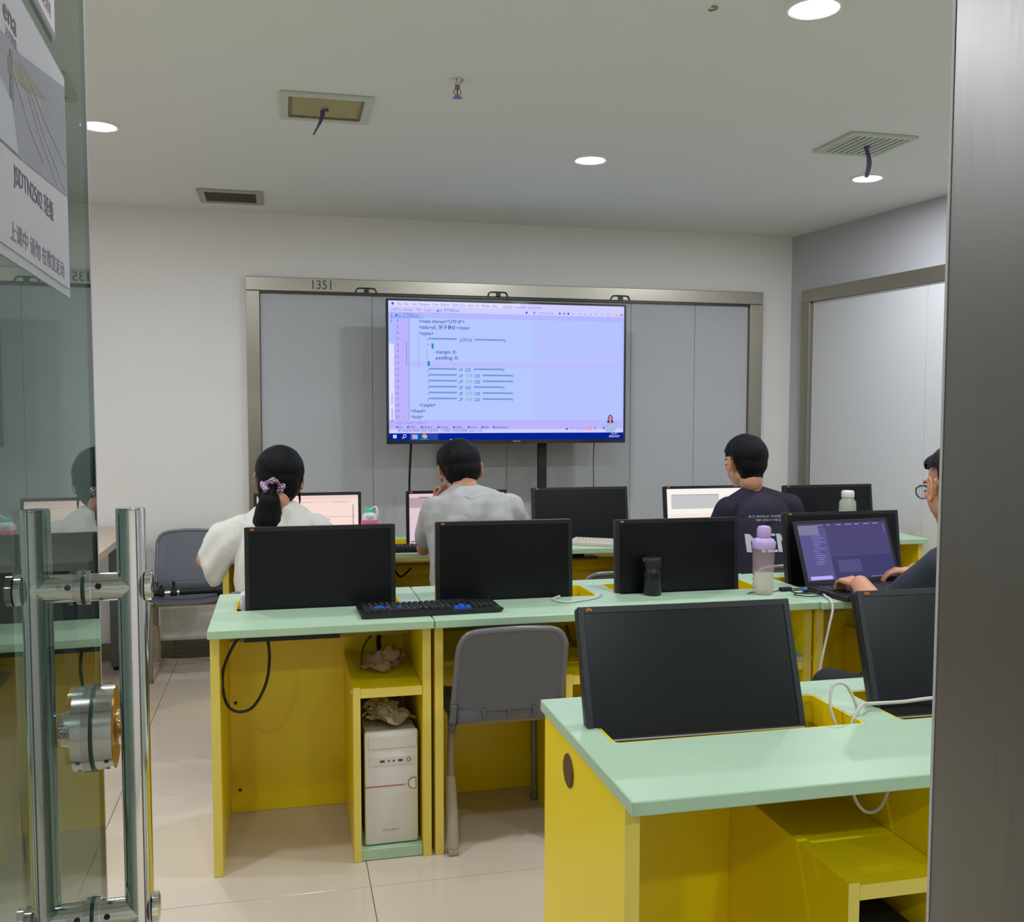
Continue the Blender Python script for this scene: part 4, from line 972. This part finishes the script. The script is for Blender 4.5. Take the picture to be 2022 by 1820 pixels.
# ------------------------------------------------------------ bottles
mCLEAR = sheet_glass('clear_plastic', (228, 220, 222), .02, 1.4)
mWATER = sheet_glass('water', (214, 222, 196), .0, 1.33)
t = thing('water_bottle', 'clear water bottle with a lilac screw cap on the middle-row desk', 'bottle', (1.613, 3.055, ZT)); t.scale = (.93, .93, 1)
b = BM(); lathe(b, [(.034, .001), (.039, .006), (.0385, .05), (.0395, .10), (.041, .160)], cap_=True); obj('bottle_body', b, mat('pink_clear_plastic', (226, 196, 206), .12, alpha=.26), t, 60)
b = BM(); lathe(b, [(.033, .004), (.036, .008), (.036, .075)]); obj('water', b, mat('water_fill', (226, 230, 196), .1, alpha=.35), t, 60)
b = BM(); lathe(b, [(.042, .160), (.043, .165), (.043, .182), (.036, .192), (.024, .197), (.022, .200)]); lc = mat('lilac_plastic', (194, 166, 222), .4); cp = obj('collar', b, lc, t, 50)
b = BM(); lathe(b, [(.025, .1995), (.026, .203), (.026, .226), (.022, .235), (.010, .238)]); obj('cap', b, lc, t, 50)
b = BM()
for k in range(8): box(b, -.041, -.0395, -.004, .004, .02+.016*k, .024+.016*k)
obj('scale_marks', b, mat('pink_print', (206, 110, 140), .5), t)
t = thing('flask', 'small black vacuum flask in front of a black monitor', 'flask', (1.232, 3.125, ZT))
b = BM(); lathe(b, [(.028, .0), (.031, .003), (.0315, .075), (.029, .088), (.026, .094), (.026, .098)]); obj('flask_body', b, mat('flask_black', (14, 14, 17), .3), t, 50)
b = BM(); lathe(b, [(.030, .0985), (.031, .101), (.031, .126), (.028, .130), (.01, .131)]); cp = obj('flask_cap', b, mat('flask_cap_black', (18, 18, 21), .45), t, 50)
b = box(BM(), -.034, -.030, -.008, .008, .118, .128); obj('carry_loop', b, mat('flask_tab', (90, 66, 48), .6), cp)
t = thing('kids_bottle', 'clear bottle with pink band, white lid and green spout on the far desk', 'bottle', (.392, 4.50, ZT))
t.location = (.368, 4.345, ZT); t.scale = (1, 1, 1.10)
b = BM(); lathe(b, [(.031, .0), (.034, .004), (.034, .075), (.036, .11)]); obj('bottle_body', b, mat('kid_clear', (224, 222, 200), .15, alpha=.55), t, 60)
b = BM(); lathe(b, [(.033, .02), (.0345, .022), (.0345, .07)], cap_=False); obj('picture_print', b, mat('kid_print', (222, 150, 130), .4, var=.5, scale=45, dirt=(130, 190, 120), dscale=40), t, 60)
b = BM(); lathe(b, [(.036, .11), (.037, .112), (.037, .132), (.035, .135)]); obj('pink_band', b, mat('pink_plastic', (222, 110, 136), .4), t, 50)
b = BM(); lathe(b, [(.035, .1355), (.034, .148), (.026, .160), (.012, .166)]); sph(b, (0, -.026, .150), (.02, .012, .016)); obj('lid', b, mWHITEP, t, 50)
b = BM(); lathe(b, [(.018, .163), (.017, .176), (.008, .181)]); obj('spout', b, mat('mint_spout', (70, 206, 168), .4), t, 50)
b = BM(); tube(b, [(.0, .02, .150), (.012, .02, .176), (.026, .012, .186), (.034, 0, .176), (.034, -.01, .150)], .0035, 8); obj('carry_loop', b, mWHITEP, t, 60)
t = thing('glass_jar', 'clear glass jar with a white lid before the right corner monitor', 'jar', (2.712, 4.285, ZT)); t.scale = (1, 1, 1.10)
b = BM(); lathe(b, [(.036, .0), (.041, .005), (.042, .13), (.040, .170), (.030, .182), (.028, .190)]); obj('jar_body', b, mat('jar_clear', (226, 232, 214), .08, alpha=.42, coat=.6), t, 60)
b = BM(); lathe(b, [(.034, .004), (.037, .008), (.037, .125)]); obj('tea', b, mat('pale_tea', (216, 224, 186), .3, alpha=.8), t, 60)
b = BM(); lathe(b, [(.030, .1905), (.031, .193), (.031, .214), (.026, .220), (.010, .221)]); obj('jar_lid', b, mWHITEP, t, 50)

# ------------------------------------------------------------ computer tower and papers in the left desk
t = thing('computer_tower', 'white computer tower with a thin red stripe in the left desk compartment', 'computer', (.312, 2.960, .0365), .02)
obj('case', bx(-.078, .080, .012, .38, .001, .355, bev=.004), mat('tower_side', (176, 164, 146), .5), t)
obj('front_panel', bx(-.083, .083, -.006, .0115, .002, .360, bev=.008), mWHITEP, t, 40)
obj('drive_bay', bx(-.072, .078, -.0085, -.0055, .305, .345, bev=.002), mat('tower_bay', (220, 216, 212), .4), t)
obj('port_strip', bx(-.070, .070, -.0080, -.0055, .252, .280, bev=.001), mat('tower_bay', (220, 216, 212)), t)
b = BM(); box(b, -.036, -.022, -.0095, -.0078, .263, .269); box(b, .020, .034, -.0095, -.0078, .263, .269)
for x in (-.009, .006): cyl(b, (x, -.0095, .266), (x, -.0078, .266), .003, seg=10)
obj('port', b, mat('port_dark', (60, 60, 44), .5), t)
b = BM(); lathe(b, [(.005, 0), (.007, 0), (.007, .0015), (.005, .0015), (.005, 0)], cap_=False, M=Matrix.Translation((.053, -.0080, .267)) @ Matrix.Rotation(PI/2, 4, 'X'), seg=16); obj('indicator_ring', b, mat('ring_grey', (120, 120, 116), .4), t)
obj('stripe', bx(-.0835, .042, -.0075, -.0055, .186, .1885), mat('stripe_red', (170, 84, 80), .5), t)
b = BM(); pr = [(.076, .196-.016)]+[(.062+.016*math.cos(a), .190+.018*math.sin(a)) for a in [PI*.5+i*PI/12 for i in range(13)]]+[(.076, .172)]
pr = [(.076, .208)]+[(.066+.016*math.cos(a), .190+.018*math.sin(a)) for a in [PI*.5+i*PI/12 for i in range(13)]]+[(.076, .172)]
prism(b, pr, -.0085, -.0055); bt = obj('power_button', b, mat('button_ring', (150, 112, 84), .4), t)
b = BM(); pr2 = [(.0735, .205)]+[(.066+.013*math.cos(a), .190+.015*math.sin(a)) for a in [PI*.5+i*PI/12 for i in range(13)]]+[(.0735, .175)]
prism(b, pr2, -.0100, -.0080); obj('button_face', b, mWHITEP, bt)
b = text_bm('Mirae Smal', .006, .048); b.transform(Matrix.Translation((-.028, -.0065, .045)) @ UPR); obj('maker_name', b, mat('tower_print', (120, 140, 110), .6), t)
t = thing('computer_tower', 'black computer tower inside the compartment of the nearest desk', 'computer', (1.078, 1.56, .0365))
obj('case', bx(-.075, .075, .012, .36, .001, .375, bev=.004), mBLKM, t)
obj('front_panel', bx(-.078, .078, -.006, .0115, .002, .380, bev=.008), mBLK, t, 40)
obj('drive_bay', bx(-.068, .068, -.0085, -.0055, .320, .355, bev=.002), mBLKM, t)
b = BM(); cyl(b, (.0, -.0095, .27), (.0, -.0055, .27), .010, seg=20); obj('power_button', b, mat('button_grey', (70, 70, 74), .4), t, 40)
def crumple(name, label, loc, sx, sy, h, seed, m_, sheets=3):
    b = BM(); n = 14
    for s_ in range(sheets):
        r = random.Random(seed+s_); ox, oy = (r.random()-.5)*sx*.35, (r.random()-.5)*sy*.4; an = r.random()*3; k = .75-.10*s_
        V = []
        for i in range(n+1):
            row = []
            for j in range(n+1):
                u, v = i/n*2-1, j/n*2-1
                x = u*sx/2*k*1.25; y = v*sy/2*k*1.25
                X = math.cos(an)*x-math.sin(an)*y*.8+ox; Y = (math.sin(an)*x*.8+math.cos(an)*y)+oy
                q = Vector((u*1.6, v*1.6, seed+s_*3.1)); f = 1.2*noise.noise(q)+.8*abs(noise.noise(q*1.9))
                rr = math.hypot(u, v)
                z = h*(.45+.65*f)*(1-.45*rr)+.004+s_*h*.22
                row.append(b.verts.new((X+.012*noise.noise(q*2+Vector((9, 0, 0))), Y+.012*noise.noise(q*2+Vector((0, 9, 0))), max(.002+s_*.002, z))))
            V.append(row)
        for i in range(n):
            for j in range(n): b.faces.new([V[i][j], V[i+1][j], V[i+1][j+1], V[i][j+1]])
    bmesh.ops.solidify(b, geom=b.faces[:], thickness=.0009)
    o = obj(name, b, m_, None, 70, loc=loc); return tag(o, label, 'tissue paper')
mTIS = mat('tissue', (246, 232, 204), .9, var=.05); 
crumple('crumpled_tissue', 'crumpled brownish tissue on the shelf above the computer tower', (.315, 3.165, .5405), .15, .13, .055, 4, mat('tissue_brown', (238, 206, 168), .9, var=.05))
crumple('crumpled_tissue', 'crumpled cream tissues lying on top of the white computer tower', (.300, 3.075, .3925), .14, .14, .05, 15, mTIS, 4)
# shelf cords and plug
cable([(.235, 3.16, .545), (.25, 3.22, .60), (.29, 3.26, .64), (.30, 3.30, .648)], .003, mat('grey_cable', (70, 70, 74)), 'short grey cord rising behind the tissue on the desk shelf')
cable([(.315, 3.36, .545), (.31, 3.33, .60), (.318, 3.30, .648)], .008, mBCAB, 'thick black leads coming down behind the shelf tissue')
cable([(-.068, 3.12, .70), (-.10, 3.03, .697), (-.143, 3.02, .691), (-.181, 3.02, .619), (-.190, 3.02, .557), (-.178, 3.02, .494), (-.146, 3.02, .468), (-.101, 3.02, .481), (-.063, 3.02, .549), (-.051, 3.02, .627), (-.056, 3.03, .690), (-.06, 3.12, .70)], .0045, mBCAB, 'large black cable loop hanging under the left desk')
b = BM(); box(b, -.018, .018, -.03, .03, 0, .12, bev=.012, seg=3); o = tag(obj('power_adapter', b, mWHITEP, None, 40, loc=(-.130, 3.295, ZT-.0853)), 'white plug adapter standing beside the left monitor', 'adapter')
cable([(-.112, 3.22, .70), (-.145, 3.205, .742), (-.158, 3.19, .735), (-.160, 3.185, .69)], .004, mBCAB, 'black cord bending out beside the white plug adapter')
# white cords
cable([(.905, 3.145, .756), (.87, 3.10, .755), (.895, 3.05, .754), (.95, 3.06, .754), (1.02, 3.10, .754), (1.055, 3.15, .758), (1.06, 3.185, .745), (1.055, 3.22, .70)], .0035, mWCAB, 'white cord lying before the middle monitor')
cable([(1.122, 1.765, .68), (1.105, 1.765, .73), (1.098, 1.78, .77), (1.115, 1.80, .808), (1.145, 1.80, .808), (1.163, 1.79, .77), (1.160, 1.775, .735), (1.14, 1.765, .69), (1.115, 1.755, .675)], .0032, mWCAB, 'white cord loop standing up from the front desk cut-out')
cable([(1.125, 1.755, .690), (1.140, 1.765, .740), (1.170, 1.78, .768), (1.205, 1.80, .764), (1.27, 1.785, .768), (1.36, 1.775, .774), (1.45, 1.74, .770), (1.55, 1.70, .756)], .0040, mWCAB, 'white cord running right across the front desk below the cut-off monitor')
cable([(1.045, 1.62, .724), (1.050, 1.62, .66), (1.075, 1.62, .618), (1.108, 1.62, .618), (1.128, 1.62, .66), (1.122, 1.62, .724)], .0035, mWCAB, 'white cord loop hanging below the front desk')
cable([(1.81, 3.00, .756), (1.785, 2.94, .756), (1.765, 2.875, .757), (1.755, 2.845, .73), (1.735, 2.83, .68), (1.715, 2.82, .62), (1.685, 2.80, .54), (1.66, 2.79, .46), (1.65, 2.79, .20), (1.66, 2.80, .006)], .0040, mWCAB, 'beige cord hanging over the desk edge left of the laptop')
cable([(1.745+.05*math.cos(a)*(1+.08*math.sin(3*a)), 2.965+.045*math.sin(a)+.003*a, .754+.001*a) for a in [i*.5 for i in range(27)]], .0020, mBCAB, 'thin black cord coiled on the desk left of the laptop', n=3)
t = thing('charger_brick', 'small black charger brick with its cord beside the purple bottle', 'charger', (1.715, 3.085, ZT), .1)
obj('brick', bx(-.022, .022, -.010, .010, .0005, .014, bev=.003), mBLKM, t)
b = tube(BM(), [(-.022, 0, .006), (-.06, -.01, .003), (-.10, .01, .003), (-.16, -.01, .003)], .0018, 6); tube(b, [(.022, 0, .006), (.05, .006, .004), (.08, .004, .006)], .002, 6); obj('cord', b, mBCAB, t)
PLUG = (1.772, 3.045, ZT)
t = thing('usb_plug', 'plug with a glowing blue light beside the laptop', 'plug', PLUG, .3)
obj('plug_body', bx(-.012, .012, -.006, .006, .0005, .009, bev=.002), mBLKM, t)
b = BM(); sph(b, (-.008, 0, .011), (.009, .006, .006), 12, 8); obj('blue_light', b, emit('blue_led', (40, 110, 255), 1.2), t)
# blue-topped book on the compartment shelf of desk B
t = thing('book', 'white book with a pale blue cover on the shelf under the middle desk', 'book', (1.655, 3.02, .5405), .1)
obj('pages', bx(-.075, .075, -.09, .09, .0005, .014), mat('book_pages', (214, 206, 204), .7), t)
obj('cover', bx(-.077, .077, -.092, .092, .0145, .018), mat('book_blue', (120, 190, 204), .5), t)
# cords under desk B's place
cable([(.97, 3.30, .649), (.975, 3.28, .60), (.99, 3.27, .56), (1.02, 3.27, .545)], .006, mat('yellowed_cord', (120, 104, 40), .6), 'yellowish cords under the middle desk behind the empty chair')
cable([(.50, 4.60, .64), (.53, 4.56, .60), (.58, 4.55, .64)], .005, mBCAB, 'black cord sagging under the far desk beside the grey-shirted man')

# selfie stick on the wall chair
t = thing('selfie_stick', 'black folding selfie stick tripod lying on the chair seat', 'selfie stick', (-.47, 5.25, .424), .06); t.scale = (1.1, 1.5, 1.5)
b = BM(); cyl(b, (-.06, 0, .014), (.30, 0, .016), .011); cyl(b, (.11, 0, .014), (.17, 0, .014), .020); box(b, .165, .20, -.018, .018, .0, .045, bev=.004); obj('handle', b, mBLKM, t, 40)
b = BM(); cyl(b, (-.13, 0, .013), (-.06, 0, .014), .006); obj('steel_rod', b, mCHROME, t, 40)
b = BM(); box(b, -.155, -.125, -.010, .010, .0, .028, bev=.004); cyl(b, (-.14, 0, .02), (-.14, 0, .04), .006); chain(b, [(-.15, 0, .012), (-.20, -.02, .020), (-.225, -.02, .012)], [.010, .010, .009], 8); cyl(b, (-.085, 0, .012), (-.085, 0, .045), .005); sph(b, (-.085, 0, .046), .008); cyl(b, (-.10, 0, .014), (-.07, 0, .014), .013)
obj('clamp_head', b, mBLKM, t, 40)

# ------------------------------------------------------------ glass door
DA = math.radians(-2.10); dd = Vector((math.sin(DA), math.cos(DA), 0)); dn = Vector((math.cos(DA), -math.sin(DA), 0))
EP = Vector((-.262, 1.494, 0))
DM = Matrix(((dn.x, dd.x, 0, EP.x), (dn.y, dd.y, 0, EP.y), (0, 0, 1, 0), (0, 0, 0, 1)))   # local x: into the room (right), local y: from hinge to free edge (0 = edge)
door = bpy.data.objects.new('door_1', None); C.objects.link(door); door.matrix_world = DM; door['kind'] = 'structure'
door['label'] = 'frameless glass door standing open at the left'
obj('glass_panel', bx(-.003, 0, -.86, -.0105, .012, 2.17), mGLASS, door)
rm = obj('glass_rim', bx(-.0060, -.0002, -.0100, -.0004, .012, 2.17), mat('rim_grey', (160, 168, 174), .25), door)
obj('rim_highlight', bx(-.0072, -.0061, -.0106, -.0098, .012, 2.17), mat('rim_white', (236, 240, 240), .3), rm)
def rod(x, nm='pull_handle'):
    b = BM(); lathe(b, [(.0165, .55), (.0185, .552), (.0185, 1.251), (.0175, 1.2545), (.002, 1.255)], seg=40)
    return obj(nm, b, mCHROME, door, 40, loc=(x, -.130, 0))
for sx, xx in ((1, .058), (-1, -.068)):
    h = rod(xx)
    for z in (1.150, .705):
        b = BM(); x0 = .0005 if sx > 0 else -.0105
        p = lambda x: (x-xx, 0, z)
        cyl(b, p(x0), p(xx), .0185, seg=28); cyl(b, p(x0), p(x0+sx*.008), .0225, seg=28)
        o = obj('standoff', b, mCHROME, h, 40)
        b = BM(); cyl(b, p(xx+sx*.017), p(xx+sx*.025), .0205, seg=28); sph(b, p(xx+sx*.0245), (.003, .019, .019), 20, 10); obj('end_cap', b, mCHROME, h, 40)
        b = BM(); cyl(b, (x0+sx*.018-xx, -.0178, z+.004), (x0+sx*.018-xx, -.0192, z+.004), .004, seg=12); obj('set_screw', b, mat('dark_screw', (46, 34, 26), .4, .5), h, 40)
b = BM()
for z in (1.150, .705): cyl(b, (-.0125, -.130, z), (.0025, -.130, z), .0236, seg=28)
cyl(b, (-.0125, -.0665, .942), (.0025, -.0665, .942), .060, seg=36)
obj('gasket', b, mat('green_gasket', (30, 62, 50), .4), door, 40)
lk = obj('lock_body', box(BM(), 0, .0001, 0, .0001, 0, .0001), mCHROME, door)
bpy.data.objects.remove(lk)
b = BM(); cyl(b, (.0026, 0, 0), (.026, 0, 0), .0575, seg=48)
lk = obj('lock_body', b, mat('lock_steel', (206, 204, 198), .16, 1), door, 40, loc=(0, -.0665, .942))
b = BM(); cyl(b, (-.0325, 0, 0), (-.0126, 0, 0), .0575, seg=48); obj('lock_rear', b, mat('lock_steel', (206, 204, 198)), lk, 40)
b = BM(); cyl(b, (.0262, 0, 0), (.0270, 0, 0), .052, seg=40); obj('lock_plate', b, mat('brass_plate', (190, 140, 60), .3, .8), lk, 40)
b = BM(); lathe(b, [(.024, 0), (.026, .004), (.022, .018), (.012, .022)], seg=28, M=Matrix.Translation((.0272, 0, 0)) @ Matrix.Rotation(PI/2, 4, 'Y')); obj('key_cylinder', b, mCHROME, lk, 40)
b = BM(); cyl(b, (-.0326, 0, 0), (-.042, 0, 0), .018, seg=24); box(b, -.060, -.042, -.008, .008, -.024, .024, bev=.006); obj('thumb_turn', b, mCHROME, lk, 40)
b = BM()
for a in (-2.2, -2.6): cyl(b, (.018, .0565*math.sin(a), .0565*math.cos(a)), (.018, .0580*math.sin(a), .0580*math.cos(a)), .003, seg=10)
obj('lock_screw', b, mat('dark_screw', (46, 34, 26)), lk, 40)

# posters fixed on the near face of the glass (local frame of the door)
def dpart(name, b, m, parent=None):
    o = obj(name, b, m, parent)
    if parent is None: o.matrix_world = DM
    return o
def poster_root(label):
    o = bpy.data.objects.new('poster', None); C.objects.link(o); o.matrix_world = DM; o['label'] = label; o['category'] = 'poster'; return o
YP1 = -.196; ZP0, ZP1, YP0 = 1.531, 1.782, -.60
po = poster_root('class notice in a plastic sleeve with a grey bridge photograph, stuck on the glass door')
mPAP = mat('notice_paper', (168, 168, 170), .6, var=.04); 
obj('sleeve', bx(.0006, .0014, YP0-.01, YP1+.005, ZP0-.010, ZP1+.004), mat('sleeve_plastic', (206, 208, 208), .2, alpha=.55), po)
obj('paper', bx(.0015, .0022, YP0, YP1, ZP0, ZP1), mPAP, po)
def onp(b, x):  # map XY (x along door, y up) to the poster face
    b.transform(Matrix(((0, 0, 1, x), (1, 0, 0, 0), (0, 1, 0, 0), (0, 0, 0, 1)))); return b
def quad2(pts, x, nm, m_, parent=po):
    b = BM(); vs_ = [b.verts.new((p[0], p[1], 0)) for p in pts]; b.faces.new(vs_); r = bmesh.ops.extrude_face_region(b, geom=b.faces[:])
    for v in [g for g in r['geom'] if isinstance(g, bmesh.types.BMVert)]: v.co.z -= .0003
    bmesh.ops.recalc_face_normals(b, faces=b.faces[:]); return obj(nm, onp(b, x), m_, parent)
ph = quad2([(YP0+.004, 1.618), (-.46, 1.624), (YP1-.004, 1.642), (YP1-.004, 1.772), (-.44, 1.728), (YP0+.004, 1.715)], .0027, 'photo_print', mat('photo_grey', (122, 124, 128), .5, var=.2, scale=12))
quad2([(-.50, 1.628), (-.485, 1.628), (-.480, 1.716), (-.492, 1.716)], .0031, 'printed_tower', mat('print_dark', (90, 90, 94), .5), ph)
quad2([(-.50, 1.692), (-.42, 1.700), (-.32, 1.722), (-.42, 1.718), (-.50, 1.708)], .0030, 'printed_haze', mat('print_olive', (112, 112, 92), .5), ph)
quad2([(-.60, 1.619), (-.47, 1.625), (-.49, 1.668), (-.60, 1.69)], .0032, 'printed_bank', mat('print_pale', (158, 160, 164), .5), ph)
b = BM()
for ys, zs, ye, ze in ((-.432, 1.722, -.208, 1.676), (-.445, 1.720, -.215, 1.645), (-.455, 1.718, -.262, 1.640), (-.468, 1.695, -.345, 1.648), (-.480, 1.716, -.46, 1.69)):
    tube(b, [(ys, zs, 0), ((ys+ye)/2-.01, (zs+ze)/2-.004, 0), (ye, ze, 0)], .0004, 4, sm_=False)
obj('printed_cables', onp(b, .0032), mat('print_white', (206, 206, 208), .5), ph)
def ptext(s_, y, z, h, wd, nm='lettering', c=(72, 74, 80), parent=po, x=.0027, slant=0):
    b = text_bm(s_, h, wd, bold=.004); b.transform(Matrix.Translation((y, z, 0))); obj(nm, onp(b, x), mat('ink_%d' % c[0], c, .6), parent)
ptext('JSDTN2502 班级', -.490, 1.596, .017, .196)
ptext('上课中 请勿 在教室走动', -.510, 1.541, .014, .275, c=(112, 112, 116))
ptext('ena', -.512, 1.738, .020, .054, c=(84, 86, 90)); ptext('达内教育', -.505, 1.724, .008, .046, c=(84, 86, 90))
po2 = poster_root('second small printed notice above the bridge notice on the glass door')
obj('paper', bx(.0015, .0022, -.62, -.250, 1.806, 2.05), mat('notice_paper_warm', (186, 182, 178), .6), po2)
obj('lower_strip', bx(.0023, .0026, -.62, -.250, 1.806, 1.815), mat('strip_dark', (110, 112, 114), .5), po2)
ptext('教学管理规定说明', -.40, 1.826, .012, .125, parent=po2, c=(90, 86, 88))

for o in bpy.data.objects:
    if o.name == 'lamp' or o.name.startswith('lamp.'): pass
